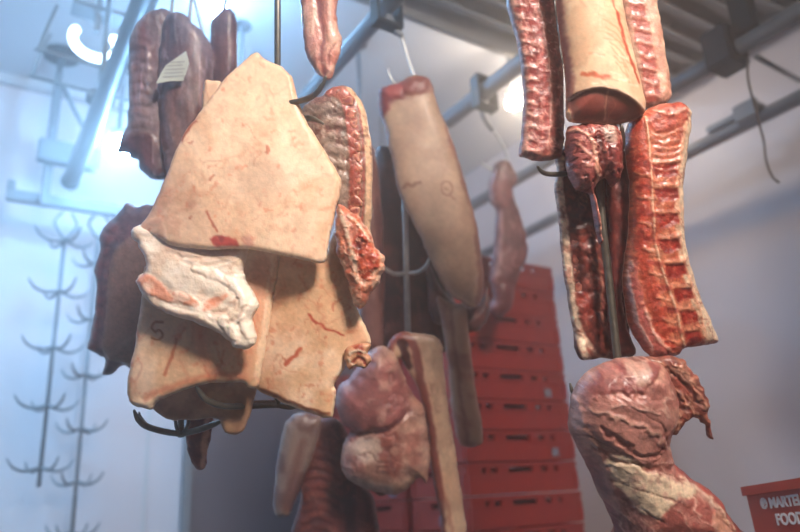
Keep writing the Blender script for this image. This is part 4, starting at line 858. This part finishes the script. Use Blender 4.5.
hanger('meat_hanger', at(180, 410, DF+.13), 'dark steel double hook showing below the lower left rind sheet',
       [(A_([(181,330,DF+.14),(181,437,DF+.14)]), .006), (A_([(175,398,DF+.13),(176,425,DF+.13),(181,435,DF+.14)]), .0035), (A_([(190,398,DF+.13),(188,424,DF+.13),(181,435,DF+.14)]), .0035)],
       [(A_([(181,434,DF+.14),(162,431,DF+.12),(146,426,DF+.10),(138,419,DF+.08),(134,410,DF+.07)]), .0062),
        (A_([(181,434,DF+.14),(168,433,DF+.16),(150,428,DF+.17),(141,419,DF+.18),(139,412,DF+.18)]), .005),
        (A_([(181,434,DF+.14),(198,430,DF+.12),(212,425,DF+.105),(222,421,DF+.1)]), .0062)], M_DSTEEL)
hanger('meat_hanger', at(406, 200, DM-.01), 'grey steel rod with curved hooks in the middle cluster',
       [(A_([(402,90,DM+.12),(408,340,DM+.02)]), .0085)],
       [(A_([(407,273,DM+.05),(395,274,DM+.02),(384,268,DM),(378,262,DM-.02),(374,250,DM-.03)]), .006), (A_([(407,273,DM+.05),(418,272,DM+.02),(426,266,DM),(429,258,DM)]), .006)], M_STEEL)
hanger('meat_hanger', at(604, 180, DR), 'steel rod hanger running down through the right cluster into the ham',
       [(A_([(560,-330,DR+.12),(596,90,DR+.07),(601,205,DR+.02),(609,280,DR+.008),(619,372,DR-.02)]), .0078)],
       [(A_([(598,168,DR+.05),(578,172,DR+.05),(562,174,DR+.03),(548,174,DR+.01),(541,171,DR),(537,166,DR-.01)]), .0052),
        (A_([(598,150,DR+.05),(612,158,DR+.02),(622,148,DR-.01),(622,130,DR-.03),(620,124,DR-.03)]), .005),
        (A_([(617,378,DR+.02),(600,388,DR+.03),(582,396,DR+.02),(573,392,DR),(570,383,DR)]), .005)], M_DSTEEL)
def drop(px, py, d, label, px2=None, py2=None, d2=None, rail_x=None):
    a = at(px, py, d); b = at(px2, py2, d2 or d) if px2 is not None else a+np.array([0, 0, .25]); top = b.copy(); top[2] = 2.83
    if rail_x is not None: top[0] = rail_x
    o = MB().tube([a+np.array([.03, 0, -.005]), a+np.array([.015, 0, -.03]), a+np.array([-.01, 0, -.02]), a+np.array([0, 0, .03]), b, top, top+np.array([.025, 0, .045]), top+np.array([.05, 0, 0])], .0045, 8, n=5).build('meat_hook', M_STEEL, None, top); tag(o, label, 'meat hook'); return o
drop(171, 22, DL+.0, 'thin steel hook holding the left half of the dark rib slab', rail_x=.355)
drop(189, 30, DL-.02, 'thin steel hook holding the dark slab with the paper tag', rail_x=.355)
drop(224, 16, DL+.05, 'thin steel hook holding the narrow dark slab beside the steel rod', rail_x=.355)
drop(160, 216, DL-.1, 'thin steel hook of the brown-rind loin, hidden behind the front cluster', 215, 110, DL+.05, rail_x=.355)
drop(318, -20, DF+.12, 'hook of the narrow pink cut, above the picture edge')
drop(530, -30, DR+.03, 'hook of the left rib strip, above the picture edge')
drop(590, -30, DR-.03, 'hook of the thick rind-on roll, above the picture edge')
drop(635, -30, DR+.06, 'hook of the rib strip behind the roll, above the picture edge')
hk = MB().tube(A_([(376,470,DM-.1),(375,488,DM-.1),(381,494,DM-.1),(388,489,DM-.1),(387,482,DM-.1)]), .006, 10).build('hook_ring', M_DSTEEL, None, at(376, 470, DM-.1)); tag(hk, 'dark steel hook ring under the round ham', 'meat hook')

# unseen cuts added on the second rail from the right, beyond the right edge of the picture; they shade the wall
srcs = [o for o in bpy.data.objects if o.get('label', '').startswith(('rind-on cut with two', 'bright red rack', 'long pale fatty', 'narrow pink cut'))]
def hang_copy(o, x, y, ztop, rz, sc=1.15):
    c_ = o.copy(); COL.objects.link(c_); c_.location = (x, y, ztop); c_.rotation_euler[2] = rz; c_.scale = (sc,)*3
    c_['label'] = 'unseen cut of pork added beyond the right edge to shade the wall'; c_['group'] = 'unseen cuts added to shade the right wall'
for i, (y, zt, rz, k) in enumerate(((.30, 2.66, .9, 0), (.47, 2.72, .6, 1), (.66, 2.62, 1.2, 0), (.84, 2.74, .8, 2), (.98, 2.58, .5, 1))):
    hang_copy(srcs[k % len(srcs)], 2.27, y-.26, zt, rz, 1.5)
# ================================================================== LIGHT
def area(name, loc, tgt, size, power, col, sy=None, spread=180):
    l = bpy.data.lights.new(name, 'AREA'); l.energy = power; l.color = col; l.size = size; l.spread = math.radians(spread)
    if sy: l.shape = 'RECTANGLE'; l.size_y = sy
    o = bpy.data.objects.new(name, l); COL.objects.link(o); o.location = Vector(loc)
    o.rotation_euler = (Vector(tgt)-Vector(loc)).to_track_quat('-Z', 'Y').to_euler(); return o
area('ceiling_light_warm', (.4, -.85, 2.85), (.7, 1.1, 1.75), .38, 57, (1, .885, .78), spread=125)
area('ceiling_light_cold', (-1.2, 2.2, 3.5), (.2, 3.9, 1.6), 1.0, 60, (.30, .64, 1), spread=110)
pl = bpy.data.lights.new('warm_bulb', 'POINT'); pl.energy = 17; pl.color = (1, .86, .72); pl.shadow_soft_size = .05
po = bpy.data.objects.new('warm_bulb', pl); COL.objects.link(po); po.location = Vector(on(514, 103, 1, 2.35)+np.array([0, -.12, 0]))
w = bpy.data.worlds.new('world'); S.world = w; w.use_nodes = True
w.node_tree.nodes['Background'].inputs['Color'].default_value = (.25, .3, .4, 1); w.node_tree.nodes['Background'].inputs['Strength'].default_value = .3
HZ = .10
if HZ:
    vs = w.node_tree.nodes.new('ShaderNodeVolumeScatter'); vs.inputs['Density'].default_value = HZ; vs.inputs['Anisotropy'].default_value = .82
    w.node_tree.links.new(vs.outputs[0], w.node_tree.nodes['World Output'].inputs['Volume'])
